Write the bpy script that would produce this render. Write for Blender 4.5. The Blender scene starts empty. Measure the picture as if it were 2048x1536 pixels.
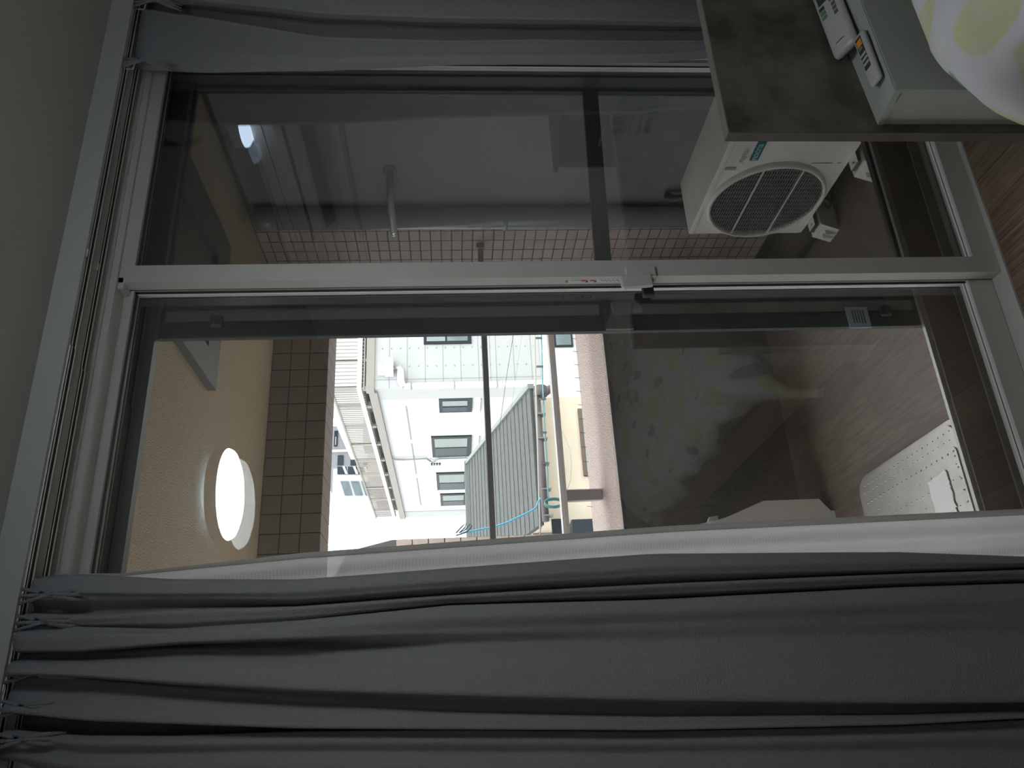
import bpy, bmesh, math, random
from mathutils import Vector, Matrix, noise
random.seed(7)
SC = bpy.context.scene
COL = SC.collection
R = math.radians

# ------------------------------------------------------------------ camera (the photograph is a portrait shot stored on its side)
F_PX = 1617.54
YAW, PITCH, ROLL = R(24.1512), R(-4.44246), R(1.29076)
HC = 1.50
fw = Vector((math.sin(YAW)*math.cos(PITCH), math.cos(YAW)*math.cos(PITCH), math.sin(PITCH)))
rt = Vector((math.cos(YAW), -math.sin(YAW), 0.0))
dn = -rt.cross(fw)
c_, s_ = math.cos(ROLL), math.sin(ROLL)
RT = c_*rt + s_*dn
DN = -s_*rt + c_*dn
CAMPOS = Vector((0, 0, HC))
cam_data = bpy.data.cameras.new('camera')
cam_data.sensor_fit = 'HORIZONTAL'
cam_data.sensor_width = 36.0
cam_data.lens = F_PX/2048*36.0
cam_data.clip_start = 0.02
cam_data.clip_end = 400
cam = bpy.data.objects.new('camera', cam_data)
COL.objects.link(cam)
mw = Matrix.Identity(4)
for i in range(3):
    mw[i][0] = DN[i]; mw[i][1] = RT[i]; mw[i][2] = -fw[i]; mw[i][3] = CAMPOS[i]
cam.matrix_world = mw
SC.camera = cam

# ------------------------------------------------------------------ world, exposure
W = bpy.data.worlds.new('overcast_sky'); SC.world = W
W.use_nodes = True
nt = W.node_tree; nt.nodes.clear()
o_ = nt.nodes.new('ShaderNodeOutputWorld'); b_ = nt.nodes.new('ShaderNodeBackground')
tc = nt.nodes.new('ShaderNodeTexCoord'); sx = nt.nodes.new('ShaderNodeSeparateXYZ')
rp = nt.nodes.new('ShaderNodeValToRGB')
nt.links.new(tc.outputs['Generated'], sx.inputs[0]); nt.links.new(sx.outputs['Z'], rp.inputs[0])
rp.color_ramp.elements[0].position = 0.0; rp.color_ramp.elements[0].color = (0.80, 0.82, 0.84, 1)
rp.color_ramp.elements[1].position = 0.6; rp.color_ramp.elements[1].color = (0.97, 0.985, 1.0, 1)
nt.links.new(rp.outputs[0], b_.inputs[0]); b_.inputs[1].default_value = 4.7
nt.links.new(b_.outputs[0], o_.inputs[0])
SC.view_settings.view_transform = 'Standard'
SC.view_settings.look = 'None'
SC.view_settings.exposure = 0.0
SC.view_settings.gamma = 1.0
SC.view_settings.use_curve_mapping = False
SC.cycles.max_bounces = 10
SC.cycles.diffuse_bounces = 5
SC.cycles.glossy_bounces = 4
SC.cycles.transparent_max_bounces = 32
SC.cycles.sample_clamp_indirect = 4.0
SC.cycles.use_denoising = True

LAMP = 23.0            # radiance of the lamp covers

# ------------------------------------------------------------------ helpers
def ray(x, y):
    U, V = 1536-y, x
    return RT*((U-768)/F_PX) + DN*((V-1024)/F_PX) + fw
def at(x, y, ax, val):
    """Point seen at photo pixel (x, y) on the plane axis ax = val (metres)."""
    d = ray(x, y); t = (val-CAMPOS[ax])/d[ax]
    return CAMPOS + d*t
def proj(p):
    q = Vector(p)-CAMPOS
    return 1024+F_PX*q.dot(DN)/q.dot(fw), 768-F_PX*q.dot(RT)/q.dot(fw)
def interp(tab, x):
    if x <= tab[0][0]: return tab[0][1]
    for (a, b), (c, d) in zip(tab, tab[1:]):
        if x <= c: return b+(d-b)*(x-a)/(c-a)
    return tab[-1][1]

def mat(name, col, rough=0.6, metal=0.0, var=0.0, vscale=8.0, bump=0.0, bscale=60.0, spec=0.5, stretch=None, emit=None, coat=0.0, dark=None):
    m = bpy.data.materials.new(name); m.use_nodes = True
    n = m.node_tree; p = n.nodes['Principled BSDF']
    p.inputs['Roughness'].default_value = rough; p.inputs['Metallic'].default_value = metal
    p.inputs['Specular IOR Level'].default_value = spec
    p.inputs['Coat Weight'].default_value = coat
    base = (*col, 1)
    p.inputs['Base Color'].default_value = base
    t = n.nodes.new('ShaderNodeTexCoord'); mp = n.nodes.new('ShaderNodeMapping')
    n.links.new(t.outputs['Object'], mp.inputs[0])
    if stretch: mp.inputs['Scale'].default_value = stretch
    if var > 0:
        nz = n.nodes.new('ShaderNodeTexNoise'); nz.inputs['Scale'].default_value = vscale; nz.inputs['Detail'].default_value = 6
        nz.inputs['Roughness'].default_value = 0.65
        n.links.new(mp.outputs[0], nz.inputs[0])
        cr = n.nodes.new('ShaderNodeValToRGB')
        lo = dark if dark else tuple(max(0, c*(1-var)) for c in col); hi = tuple(min(1, c*(1+var)) for c in col)
        cr.color_ramp.elements[0].position = 0.35; cr.color_ramp.elements[0].color = (*lo, 1)
        cr.color_ramp.elements[1].position = 0.65; cr.color_ramp.elements[1].color = (*hi, 1)
        n.links.new(nz.outputs[0], cr.inputs[0]); n.links.new(cr.outputs[0], p.inputs['Base Color'])
    if bump > 0:
        nb = n.nodes.new('ShaderNodeTexNoise'); nb.inputs['Scale'].default_value = bscale; nb.inputs['Detail'].default_value = 3
        n.links.new(mp.outputs[0], nb.inputs[0])
        bp = n.nodes.new('ShaderNodeBump'); bp.inputs['Strength'].default_value = bump; bp.inputs['Distance'].default_value = 0.01
        n.links.new(nb.outputs[0], bp.inputs['Height']); n.links.new(bp.outputs[0], p.inputs['Normal'])
    if emit:
        p.inputs['Emission Color'].default_value = (*emit[0], 1); p.inputs['Emission Strength'].default_value = emit[1]
    return m

def glass_mat(name, strength, tint):
    m = bpy.data.materials.new(name); m.use_nodes = True
    n = m.node_tree; n.nodes.clear()
    out = n.nodes.new('ShaderNodeOutputMaterial'); mx = n.nodes.new('ShaderNodeMixShader')
    tr = n.nodes.new('ShaderNodeBsdfTransparent'); gl = n.nodes.new('ShaderNodeBsdfGlossy')
    tr.inputs[0].default_value = (*tint, 1); gl.inputs['Roughness'].default_value = 0.0; gl.inputs[0].default_value = (1, 1, 1, 1)
    g = n.nodes.new('ShaderNodeNewGeometry'); d = n.nodes.new('ShaderNodeVectorMath'); d.operation = 'DOT_PRODUCT'
    n.links.new(g.outputs['Normal'], d.inputs[0]); n.links.new(g.outputs['Incoming'], d.inputs[1])
    def M(op, a, b=None):
        k = n.nodes.new('ShaderNodeMath'); k.operation = op
        for i, v in enumerate((a, b)):
            if v is None: continue
            if isinstance(v, (int, float)): k.inputs[i].default_value = v
            else: n.links.new(v, k.inputs[i])
        return k.outputs[0]
    ab = M('ABSOLUTE', d.outputs['Value'])
    f = M('ADD', 0.04, M('MULTIPLY', 0.96, M('POWER', M('SUBTRACT', 1.0, ab), 5.0)))
    n.links.new(M('MULTIPLY', f, strength), mx.inputs[0])
    n.links.new(tr.outputs[0], mx.inputs[1]); n.links.new(gl.outputs[0], mx.inputs[2]); n.links.new(mx.outputs[0], out.inputs[0])
    return m

def veil_mat(name, col, opacity, trans, weave=0.0):
    """Open cloth or netting: part of the light passes straight through the holes."""
    m = bpy.data.materials.new(name); m.use_nodes = True
    n = m.node_tree; n.nodes.clear()
    out = n.nodes.new('ShaderNodeOutputMaterial'); mx = n.nodes.new('ShaderNodeMixShader')
    tr = n.nodes.new('ShaderNodeBsdfTransparent'); df = n.nodes.new('ShaderNodeBsdfDiffuse'); tl = n.nodes.new('ShaderNodeBsdfTranslucent')
    df.inputs[0].default_value = (*col, 1); tl.inputs[0].default_value = (*col, 1)
    m2 = n.nodes.new('ShaderNodeMixShader'); m2.inputs[0].default_value = trans
    n.links.new(df.outputs[0], m2.inputs[1]); n.links.new(tl.outputs[0], m2.inputs[2])
    n.links.new(tr.outputs[0], mx.inputs[1]); n.links.new(m2.outputs[0], mx.inputs[2]); n.links.new(mx.outputs[0], out.inputs[0])
    mx.inputs[0].default_value = opacity
    if weave > 0:
        t = n.nodes.new('ShaderNodeTexCoord'); w = n.nodes.new('ShaderNodeTexWave'); w.inputs['Scale'].default_value = 90
        w.bands_direction = 'DIAGONAL'
        n.links.new(t.outputs['Object'], w.inputs[0])
        k = n.nodes.new('ShaderNodeMath'); k.operation = 'MULTIPLY_ADD'; k.inputs[1].default_value = weave; k.inputs[2].default_value = opacity-weave/2
        n.links.new(w.outputs['Fac'], k.inputs[0]); n.links.new(k.outputs[0], mx.inputs[0])
    return m

def link(name, me, m=None, parent=None, loc=None):
    o = bpy.data.objects.new(name, me); COL.objects.link(o)
    if m is not None and hasattr(me, 'materials') and not me.materials: me.materials.append(m)
    if parent is not None: o.parent = parent
    if loc is not None: o.location = loc
    return o
def build(name, bm, m=None, parent=None, smooth=False):
    me = bpy.data.meshes.new(name); bmesh.ops.recalc_face_normals(bm, faces=bm.faces[:]); bm.to_mesh(me); bm.free()
    if smooth:
        for p in me.polygons: p.use_smooth = True
    o = link(name, me, m, parent)
    # put the origin at the piece's own base when it has no parent yet
    return o
def empty(name, loc=(0, 0, 0)):
    o = bpy.data.objects.new(name, None); COL.objects.link(o); o.location = (0, 0, 0); o.empty_display_size = 0.05
    o['base'] = list(loc)
    return o
def tag(o, label=None, cat=None, group=None, kind=None):
    if label: o['label'] = label
    if cat: o['category'] = cat
    if group: o['group'] = group
    if kind: o['kind'] = kind
    return o
def box(bm, x0, x1, y0, y1, z0, z1, bev=0.0):
    if x0 > x1: x0, x1 = x1, x0
    if y0 > y1: y0, y1 = y1, y0
    if z0 > z1: z0, z1 = z1, z0
    vs = [bm.verts.new((x, y, z)) for x in (x0, x1) for y in (y0, y1) for z in (z0, z1)]
    fs = [(0, 1, 3, 2), (4, 6, 7, 5), (0, 4, 5, 1), (2, 3, 7, 6), (0, 2, 6, 4), (1, 5, 7, 3)]
    ff = [bm.faces.new([vs[i] for i in f]) for f in fs]
    if bev > 0:
        es = list({e for f in ff for e in f.edges})
        bmesh.ops.bevel(bm, geom=es, offset=bev, segments=2, affect='EDGES', profile=0.5)
    return bm
def B(name, dims, m, parent=None, bev=0.0):
    return build(name, box(bmesh.new(), *dims, bev=bev), m, parent)
def quadprism(bm, pts, off):
    a = [bm.verts.new(p) for p in pts]; b = [bm.verts.new(Vector(p)+Vector(off)) for p in pts]
    bm.faces.new(a); bm.faces.new(b[::-1]); n = len(a)
    for i in range(n): bm.faces.new((a[i], b[i], b[(i+1) % n], a[(i+1) % n]))
    return bm
def tube(bm, pts, r, seg=8, close=True):
    pts = [Vector(p) for p in pts]; rings = []
    for i, p in enumerate(pts):
        t = (pts[min(i+1, len(pts)-1)]-pts[max(i-1, 0)]).normalized()
        u = t.cross(Vector((0, 0, 1)))
        if u.length < 0.1: u = t.cross(Vector((1, 0, 0)))
        u.normalize(); v = t.cross(u)
        rr = r[i] if isinstance(r, (list, tuple)) else r
        rings.append([bm.verts.new(p+rr*(math.cos(a)*u+math.sin(a)*v)) for a in [2*math.pi*k/seg for k in range(seg)]])
    for a, b in zip(rings, rings[1:]):
        for k in range(seg): bm.faces.new((a[k], a[(k+1) % seg], b[(k+1) % seg], b[k]))
    if close: bm.faces.new(rings[0][::-1]); bm.faces.new(rings[-1])
    return bm
def lathe(bm, prof, c, axis=2, seg=40):
    rings = []
    c = Vector(c)
    for r_, h in prof:
        ring = []
        for k in range(seg):
            a = 2*math.pi*k/seg
            v = [0, 0, 0]; v[axis] = h; v[(axis+1) % 3] = r_*math.cos(a); v[(axis+2) % 3] = r_*math.sin(a)
            ring.append(bm.verts.new(c+Vector(v)))
        rings.append(ring)
    for a, b in zip(rings, rings[1:]):
        for k in range(seg): bm.faces.new((a[k], a[(k+1) % seg], b[(k+1) % seg], b[k]))
    if prof[0][0] > 1e-5: bm.faces.new(rings[0][::-1])
    if prof[-1][0] > 1e-5: bm.faces.new(rings[-1])
    return bm
def text(name, s, size, m, parent, matrix, align='LEFT', depth=0.0004, sx=1.0):
    cu = bpy.data.curves.new(name, 'FONT'); cu.body = s; cu.size = size; cu.align_x = align; cu.extrude = depth
    cu.materials.append(m)
    tmp = bpy.data.objects.new('lettering_curve', cu); COL.objects.link(tmp)
    bpy.context.view_layer.update()
    me = bpy.data.meshes.new_from_object(tmp.evaluated_get(bpy.context.evaluated_depsgraph_get()))
    bpy.data.objects.remove(tmp)
    if not me.materials: me.materials.append(m)
    o = bpy.data.objects.new(name, me); COL.objects.link(o)
    o.matrix_world = matrix @ Matrix.Diagonal((sx, 1, 1, 1))
    if parent is not None: o.parent = parent
    return o
def basis(xa, ya, za, loc):
    m = Matrix.Identity(4)
    for i in range(3): m[i][0] = xa[i]; m[i][1] = ya[i]; m[i][2] = za[i]; m[i][3] = loc[i]
    return m

# ------------------------------------------------------------------ materials
M = dict(
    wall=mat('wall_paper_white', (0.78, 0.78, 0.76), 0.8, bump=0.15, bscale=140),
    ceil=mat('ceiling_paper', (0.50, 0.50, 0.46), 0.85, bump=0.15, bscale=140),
    frame=mat('white_resin_frame', (0.60, 0.60, 0.57), 0.38, var=0.02),
    rail=mat('white_curtain_rail', (0.80, 0.81, 0.78), 0.5),
    slot=mat('dark_rail_slot', (0.015, 0.015, 0.015), 0.7),
    gasket=mat('grey_gasket', (0.045, 0.055, 0.05), 0.4),
    alu=mat('aluminium_bead', (0.62, 0.64, 0.66), 0.22, metal=0.9),
    extframe=mat('dark_exterior_frame', (0.045, 0.052, 0.056), 0.4),
    extedge=mat('grey_exterior_edge', (0.30, 0.30, 0.28), 0.35, metal=0.4),
    curtain=mat('grey_curtain_cloth', (0.30, 0.31, 0.325), 0.9, var=0.06, vscale=420, bump=0.5, bscale=380, spec=0.15),
    tile=mat('pinkish_tile', (0.44, 0.35, 0.31), 0.45, var=0.10, vscale=3, bump=0.12, bscale=50),
    tile2=mat('brownish_tile', (0.39, 0.32, 0.29), 0.45, var=0.10, vscale=3, bump=0.12, bscale=50),
    grout=mat('grey_grout', (0.085, 0.082, 0.08), 0.8),
    soffit=mat('tan_sprayed_soffit', (0.52, 0.43, 0.30), 0.9, var=0.08, vscale=60, bump=0.75, bscale=170),
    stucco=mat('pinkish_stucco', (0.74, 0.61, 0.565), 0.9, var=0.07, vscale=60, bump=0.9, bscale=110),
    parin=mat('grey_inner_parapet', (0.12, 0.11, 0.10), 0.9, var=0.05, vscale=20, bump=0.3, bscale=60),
    board=mat('grey_partition_board', (0.20, 0.20, 0.205), 0.6, var=0.04, vscale=3),
    pipe=mat('blue_grey_pipe', (0.25, 0.27, 0.29), 0.25),
    railm=mat('pinkish_handrail', (0.80, 0.75, 0.74), 0.4),
    barm=mat('dark_grey_bar', (0.27, 0.275, 0.29), 0.4),
    chrome=mat('chrome', (0.8, 0.8, 0.8), 0.12, metal=1.0),
    balfloor=mat('balcony_sheet_floor', (0.165, 0.135, 0.12), 0.55, var=0.22, vscale=5, stretch=(14, 1.2, 1), bump=0.2, bscale=30),
    acw=mat('ivory_outdoor_unit', (0.86, 0.83, 0.77), 0.4, var=0.02),
    acg=mat('grey_grille', (0.33, 0.31, 0.31), 0.5),
    dark=mat('dark_recess', (0.02, 0.02, 0.022), 0.7),
    teal=mat('teal_badge', (0.02, 0.20, 0.24), 0.4),
    inkgrey=mat('grey_ink', (0.09, 0.10, 0.11), 0.6),
    inkblue=mat('blue_grey_ink', (0.09, 0.12, 0.14), 0.6),
    white=mat('plain_white', (0.72, 0.72, 0.72), 0.5),
    whitep=mat('white_plastic', (0.62, 0.60, 0.56), 0.45),
    foot=mat('cream_plastic_foot', (0.80, 0.77, 0.71), 0.5),
    steel=mat('stainless_steel', (0.40, 0.385, 0.36), 0.42, metal=0.75, var=0.10, vscale=9, bump=0.05, bscale=8),
    sticker=mat('white_peeled_sticker', (0.82, 0.83, 0.84), 0.6),
    wood=mat('brown_wood_floor', (0.215, 0.15, 0.105), 0.42, var=0.35, vscale=4, stretch=(22, 1.0, 1), bump=0.15, bscale=30),
    woodb=mat('brown_wood_floor_light', (0.27, 0.20, 0.14), 0.42, var=0.30, vscale=4, stretch=(22, 1.0, 1), bump=0.15, bscale=30),
    stone=mat('stone_look_board', (0.125, 0.118, 0.095), 0.6, var=0.35, vscale=7, bump=0.1, bscale=20, dark=(0.052, 0.050, 0.040)),
    stoneedge=mat('brown_board_edge', (0.10, 0.080, 0.070), 0.5, var=0.15, vscale=8),
    stonetop=mat('grey_board_edge', (0.20, 0.19, 0.165), 0.5, var=0.10, vscale=8),
    bedw=mat('white_bed_box', (0.37, 0.395, 0.36), 0.5, var=0.02),
    bedside=mat('beige_bed_rail', (0.55, 0.47, 0.38), 0.5, var=0.08, stretch=(1, 8, 8)),
    lampm=mat('lamp_cover', (0.9, 0.9, 0.9), 0.4, emit=((0.95, 0.98, 1.0), LAMP)),
    haloglow=mat('halo_glow', (0.85, 0.87, 0.85), 0.4, emit=((0.60, 0.78, 1.0), 45.0)),  # added glow, hidden in the lamp, that throws a bluish halo on the ceiling
    door=mat('door_face', (0.42, 0.36, 0.28), 0.5, var=0.1, stretch=(1, 1, 0.1)),
    asphalt=mat('street_asphalt', (0.22, 0.22, 0.22), 0.9, var=0.1, vscale=2),
    bldA=mat('light_grey_siding', (0.42, 0.425, 0.43), 0.8, var=0.03, vscale=3),
    bldB=mat('white_rendered_wall', (0.55, 0.55, 0.55), 0.8, var=0.02, vscale=2),
    joint=mat('joint_grey', (0.27, 0.275, 0.285), 0.8),
    winf=mat('dark_window_frame', (0.014, 0.020, 0.025), 0.5, spec=0.2),
    wing=mat('far_window_glass', (0.12, 0.16, 0.17), 0.4, var=0.25, vscale=2),
    wing2=mat('far_window_glass_dark', (0.022, 0.032, 0.042), 0.4, spec=0.2),
    curt2=mat('far_window_blind', (0.24, 0.27, 0.26), 0.6),
    railc=mat('cream_roof_fence', (0.27, 0.245, 0.22), 0.6),
    roof=mat('grey_roof_slate', (0.075, 0.080, 0.080), 0.85, var=0.18, vscale=12),
    roofd=mat('dark_roof_underlay', (0.05, 0.055, 0.055), 0.8),
    roofedge=mat('grey_green_flashing', (0.15, 0.17, 0.165), 0.5),
    gutter=mat('brown_gutter', (0.09, 0.075, 0.075), 0.45),
    cream=mat('cream_house_wall', (0.68, 0.59, 0.46), 0.85, var=0.04, vscale=4),
    brownf=mat('brown_window_frame', (0.13, 0.085, 0.06), 0.5),
    pinkw=mat('pink_grey_wall', (0.33, 0.29, 0.29), 0.8),
    towerg=mat('far_purple_grey_wall', (0.24, 0.235, 0.26), 0.8),
    cablet=mat('teal_cable', (0.10, 0.28, 0.30), 0.6),
    cableb=mat('blue_cable', (0.10, 0.42, 0.60), 0.6),
    cablew=mat('pale_cable', (0.40, 0.38, 0.33), 0.6),
    cabled=mat('dark_cable', (0.07, 0.08, 0.09), 0.6),
    beamgrout=mat('dark_beam_joint', (0.19, 0.16, 0.145), 0.8),
    lampm2=mat('bluish_lamp_cover', (0.9, 0.9, 0.9), 0.4, emit=((0.60, 0.77, 1.0), 4.2)),
    hatchrim=mat('grey_hatch_metal', (0.085, 0.084, 0.082), 0.5),
    inkpale=mat('pale_grey_ink', (0.30, 0.31, 0.33), 0.6),
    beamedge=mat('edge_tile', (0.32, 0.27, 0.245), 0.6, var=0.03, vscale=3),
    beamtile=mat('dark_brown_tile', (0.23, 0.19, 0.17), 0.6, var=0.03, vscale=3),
    fascia=mat('grey_rail_fascia', (0.50, 0.50, 0.48), 0.6),
    paleblue=mat('pale_blue_paper', (0.34, 0.37, 0.43), 0.6),
    riser=mat('brown_grey_riser', (0.115, 0.098, 0.088), 0.35),
    postm=mat('grey_post', (0.42, 0.40, 0.40), 0.45),
    stile2=mat('taupe_stile_face', (0.20, 0.19, 0.18), 0.5),
    bead=mat('bright_bead', (0.9, 0.92, 0.95), 0.25),
    duvet=mat('duvet_plain', (0.6, 0.6, 0.6)),
    orange=mat('orange_button', (0.75, 0.28, 0.02), 0.5),
    red=mat('red_button', (0.45, 0.08, 0.06), 0.5),
    green=mat('green_button', (0.10, 0.25, 0.12), 0.5),
    remote=mat('white_remote_body', (0.44, 0.44, 0.46), 0.35),
    lcd=mat('dark_display', (0.035, 0.05, 0.055), 0.3),
    amber=mat('amber_print', (0.50, 0.26, 0.02), 0.5),
    redink=mat('red_print', (0.5, 0.12, 0.10), 0.6),
    dkwood=mat('dark_cabinet_wood', (0.07, 0.06, 0.055), 0.5, var=0.2, stretch=(1, 8, 8)),
    gutterfloor=mat('balcony_gutter_concrete', (0.16, 0.15, 0.14), 0.8, var=0.1, vscale=12),
)
M['glass'] = glass_mat('glass_pane', 2.7, (0.965, 0.975, 0.97))
M['glass2'] = glass_mat('glass_pane_outer', 0.32, (0.965, 0.975, 0.97))
M['mesh'] = veil_mat('insect_mesh', (0.03, 0.032, 0.034), 0.42, 0.0)
M['sheer'] = veil_mat('sheer_cloth', (0.95, 0.95, 0.97), 0.80, 0.66, 0.10)
M['sheerhem'] = veil_mat('sheer_hem', (0.66, 0.66, 0.64), 0.93, 0.45)

# duvet print: yellow-green leaves and blue-grey strokes on off-white cotton
def duvet_material():
    m = bpy.data.materials.new('leaf_print_cotton'); m.use_nodes = True
    n = m.node_tree; p = n.nodes['Principled BSDF']; p.inputs['Roughness'].default_value = 0.9
    p.inputs['Specular IOR Level'].default_value = 0.2
    t = n.nodes.new('ShaderNodeTexCoord')
    def layer(scale, stretch, thr0, thr1, col, prev, off, rot):
        mp = n.nodes.new('ShaderNodeMapping'); mp.inputs['Scale'].default_value = stretch; mp.inputs['Location'].default_value = off
        mp.inputs['Rotation'].default_value = (0, 0, rot)
        n.links.new(t.outputs['UV'], mp.inputs[0])
        v = n.nodes.new('ShaderNodeTexVoronoi'); v.inputs['Scale'].default_value = scale; v.feature = 'F1'
        v.inputs['Randomness'].default_value = 0.7
        n.links.new(mp.outputs[0], v.inputs[0])
        r_ = n.nodes.new('ShaderNodeValToRGB'); r_.color_ramp.elements[0].position = thr0; r_.color_ramp.elements[1].position = thr1
        r_.color_ramp.elements[0].color = (1, 1, 1, 1); r_.color_ramp.elements[1].color = (0, 0, 0, 1)
        n.links.new(v.outputs['Distance'], r_.inputs[0])
        nz = n.nodes.new('ShaderNodeTexNoise'); nz.inputs['Scale'].default_value = 30
        mp2 = n.nodes.new('ShaderNodeMapping'); mp2.inputs['Scale'].default_value = (4, 0.6, 1); mp2.inputs['Rotation'].default_value = (0, 0, 0.5)
        n.links.new(t.outputs['UV'], mp2.inputs[0]); n.links.new(mp2.outputs[0], nz.inputs[0])
        k = n.nodes.new('ShaderNodeMath'); k.operation = 'MULTIPLY'; n.links.new(r_.outputs[0], k.inputs[0])
        k2 = n.nodes.new('ShaderNodeMapRange'); k2.inputs['From Min'].default_value = 0.35; k2.inputs['From Max'].default_value = 0.6
        k2.inputs['To Min'].default_value = 0.62; k2.inputs['To Max'].default_value = 1.0
        n.links.new(nz.outputs[0], k2.inputs[0]); n.links.new(k2.outputs[0], k.inputs[1])
        mx = n.nodes.new('ShaderNodeMix'); mx.data_type = 'RGBA'; mx.inputs[7].default_value = (*col, 1)
        n.links.new(k.outputs[0], mx.inputs[0])
        if prev is None: mx.inputs[6].default_value = (0.68, 0.69, 0.73, 1)
        else: n.links.new(prev, mx.inputs[6])
        return mx.outputs[2]
    a = layer(7.6, (1.15, 0.68, 1), 0.47, 0.51, (0.64, 0.67, 0.40), None, (0.1, 0.35, 0), 0.25)
    b = layer(6.4, (1.9, 0.75, 1), 0.25, 0.29, (0.27, 0.36, 0.38), a, (0.55, 0.12, 0), 0.9)
    n.links.new(b, p.inputs['Base Color'])
    nb = n.nodes.new('ShaderNodeTexNoise'); nb.inputs['Scale'].default_value = 14
    bp = n.nodes.new('ShaderNodeBump'); bp.inputs['Strength'].default_value = 0.25; bp.inputs['Distance'].default_value = 0.02
    n.links.new(t.outputs['UV'], nb.inputs[0]); n.links.new(nb.outputs[0], bp.inputs['Height']); n.links.new(bp.outputs[0], p.inputs['Normal'])
    return m
M['duvet'] = duvet_material()

# ================================================================== THE ROOM
ZC = 2.395                       # ceiling
XL, XR, YB = -0.13, 2.62, -2.6   # left wall, right wall, back wall
YI, YO = 1.785, 1.95             # room face and balcony face of the window wall
WX0, WX1, WZ0, WZ1 = 0.08, 1.945, -0.02, 2.352

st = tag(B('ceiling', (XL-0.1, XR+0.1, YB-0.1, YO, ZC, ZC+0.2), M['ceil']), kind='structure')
tag(B('wall_left', (XL-0.1, XL, YB, YO, -0.3, ZC), M['wall']), kind='structure')
tag(B('wall_right', (XR, XR+0.1, YB, YI, -0.3, ZC), M['wall']), kind='structure')
bm = bmesh.new(); box(bm, XL-0.1, XR+0.1, YB-0.1, YB, -0.3, ZC)
tag(build('wall_back', bm, M['wall']), kind='structure')
bm = bmesh.new()
box(bm, XL, WX0, YI, YO, -0.3, ZC); box(bm, WX1, XR+0.1, YI, YO, -0.3, ZC); box(bm, WX0, WX1, YI, YO, WZ1, ZC); box(bm, WX0, WX1, YI+0.01, YO, -0.3, WZ0)
tag(build('wall_window', bm, M['wall']), kind='structure')
d1 = tag(B('door_1', (0.2, 1.0, YB+0.0, YB+0.03, 0, 2.0), M['door']), kind='structure')
B('door_handle', (0.26, 0.38, YB+0.03, YB+0.07, 0.98, 1.01), M['alu'], d1, bev=0.006)
for nm, dims in (('baseboard_left', (XL, XL+0.012, YB, YI, 0, 0.06)), ('baseboard_right', (XR-0.012, XR, YB, YI, 0, 0.06)), ('baseboard_back', (1.06, XR, YB, YB+0.012, 0, 0.06))):
    tag(B(nm, dims, M['frame']), kind='structure')

# floor: boards laid towards the window, each its own piece
fl = tag(B('floor', (XL-0.1, XR+0.1, YB-0.1, YI+0.0, -0.2, -0.012), M['roofd']), kind='structure')
pw, pl = 0.101, 0.91
plank_me = {}
for k, mm in enumerate((M['wood'], M['woodb'])):
    b2 = bmesh.new(); box(b2, 0.0008, pw-0.0008, 0.0008, pl-0.0008, -0.012, 0.0)
    me = bpy.data.meshes.new('plank'); b2.to_mesh(me); b2.free(); me.materials.append(mm); plank_me[k] = me
nx = int((XR-XL)/pw)+1
for i in range(nx):
    off = [0.0, -0.45, -0.22, -0.67][i % 4]
    y = YI-pl+0.0+off+ (0.91 if off < 0 else 0)
    ys = []
    while y > YB-pl: ys.append(y); y -= pl
    for y in ys:
        y1 = y
        if y1+pl > YI: # shorter end piece
            b2 = bmesh.new(); box(b2, 0.0008, pw-0.0008, 0.0008, YI-y1-0.0008, -0.012, 0.0)
            me = bpy.data.meshes.new('plank'); b2.to_mesh(me); b2.free(); me.materials.append(M['woodb' if random.random() < 0.4 else 'wood'])
        else: me = plank_me[1 if random.random() < 0.4 else 0]
        if YI-y1 < 0.02: continue
        link('plank', me, None, fl, (XL+i*pw, y1, 0))

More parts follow.
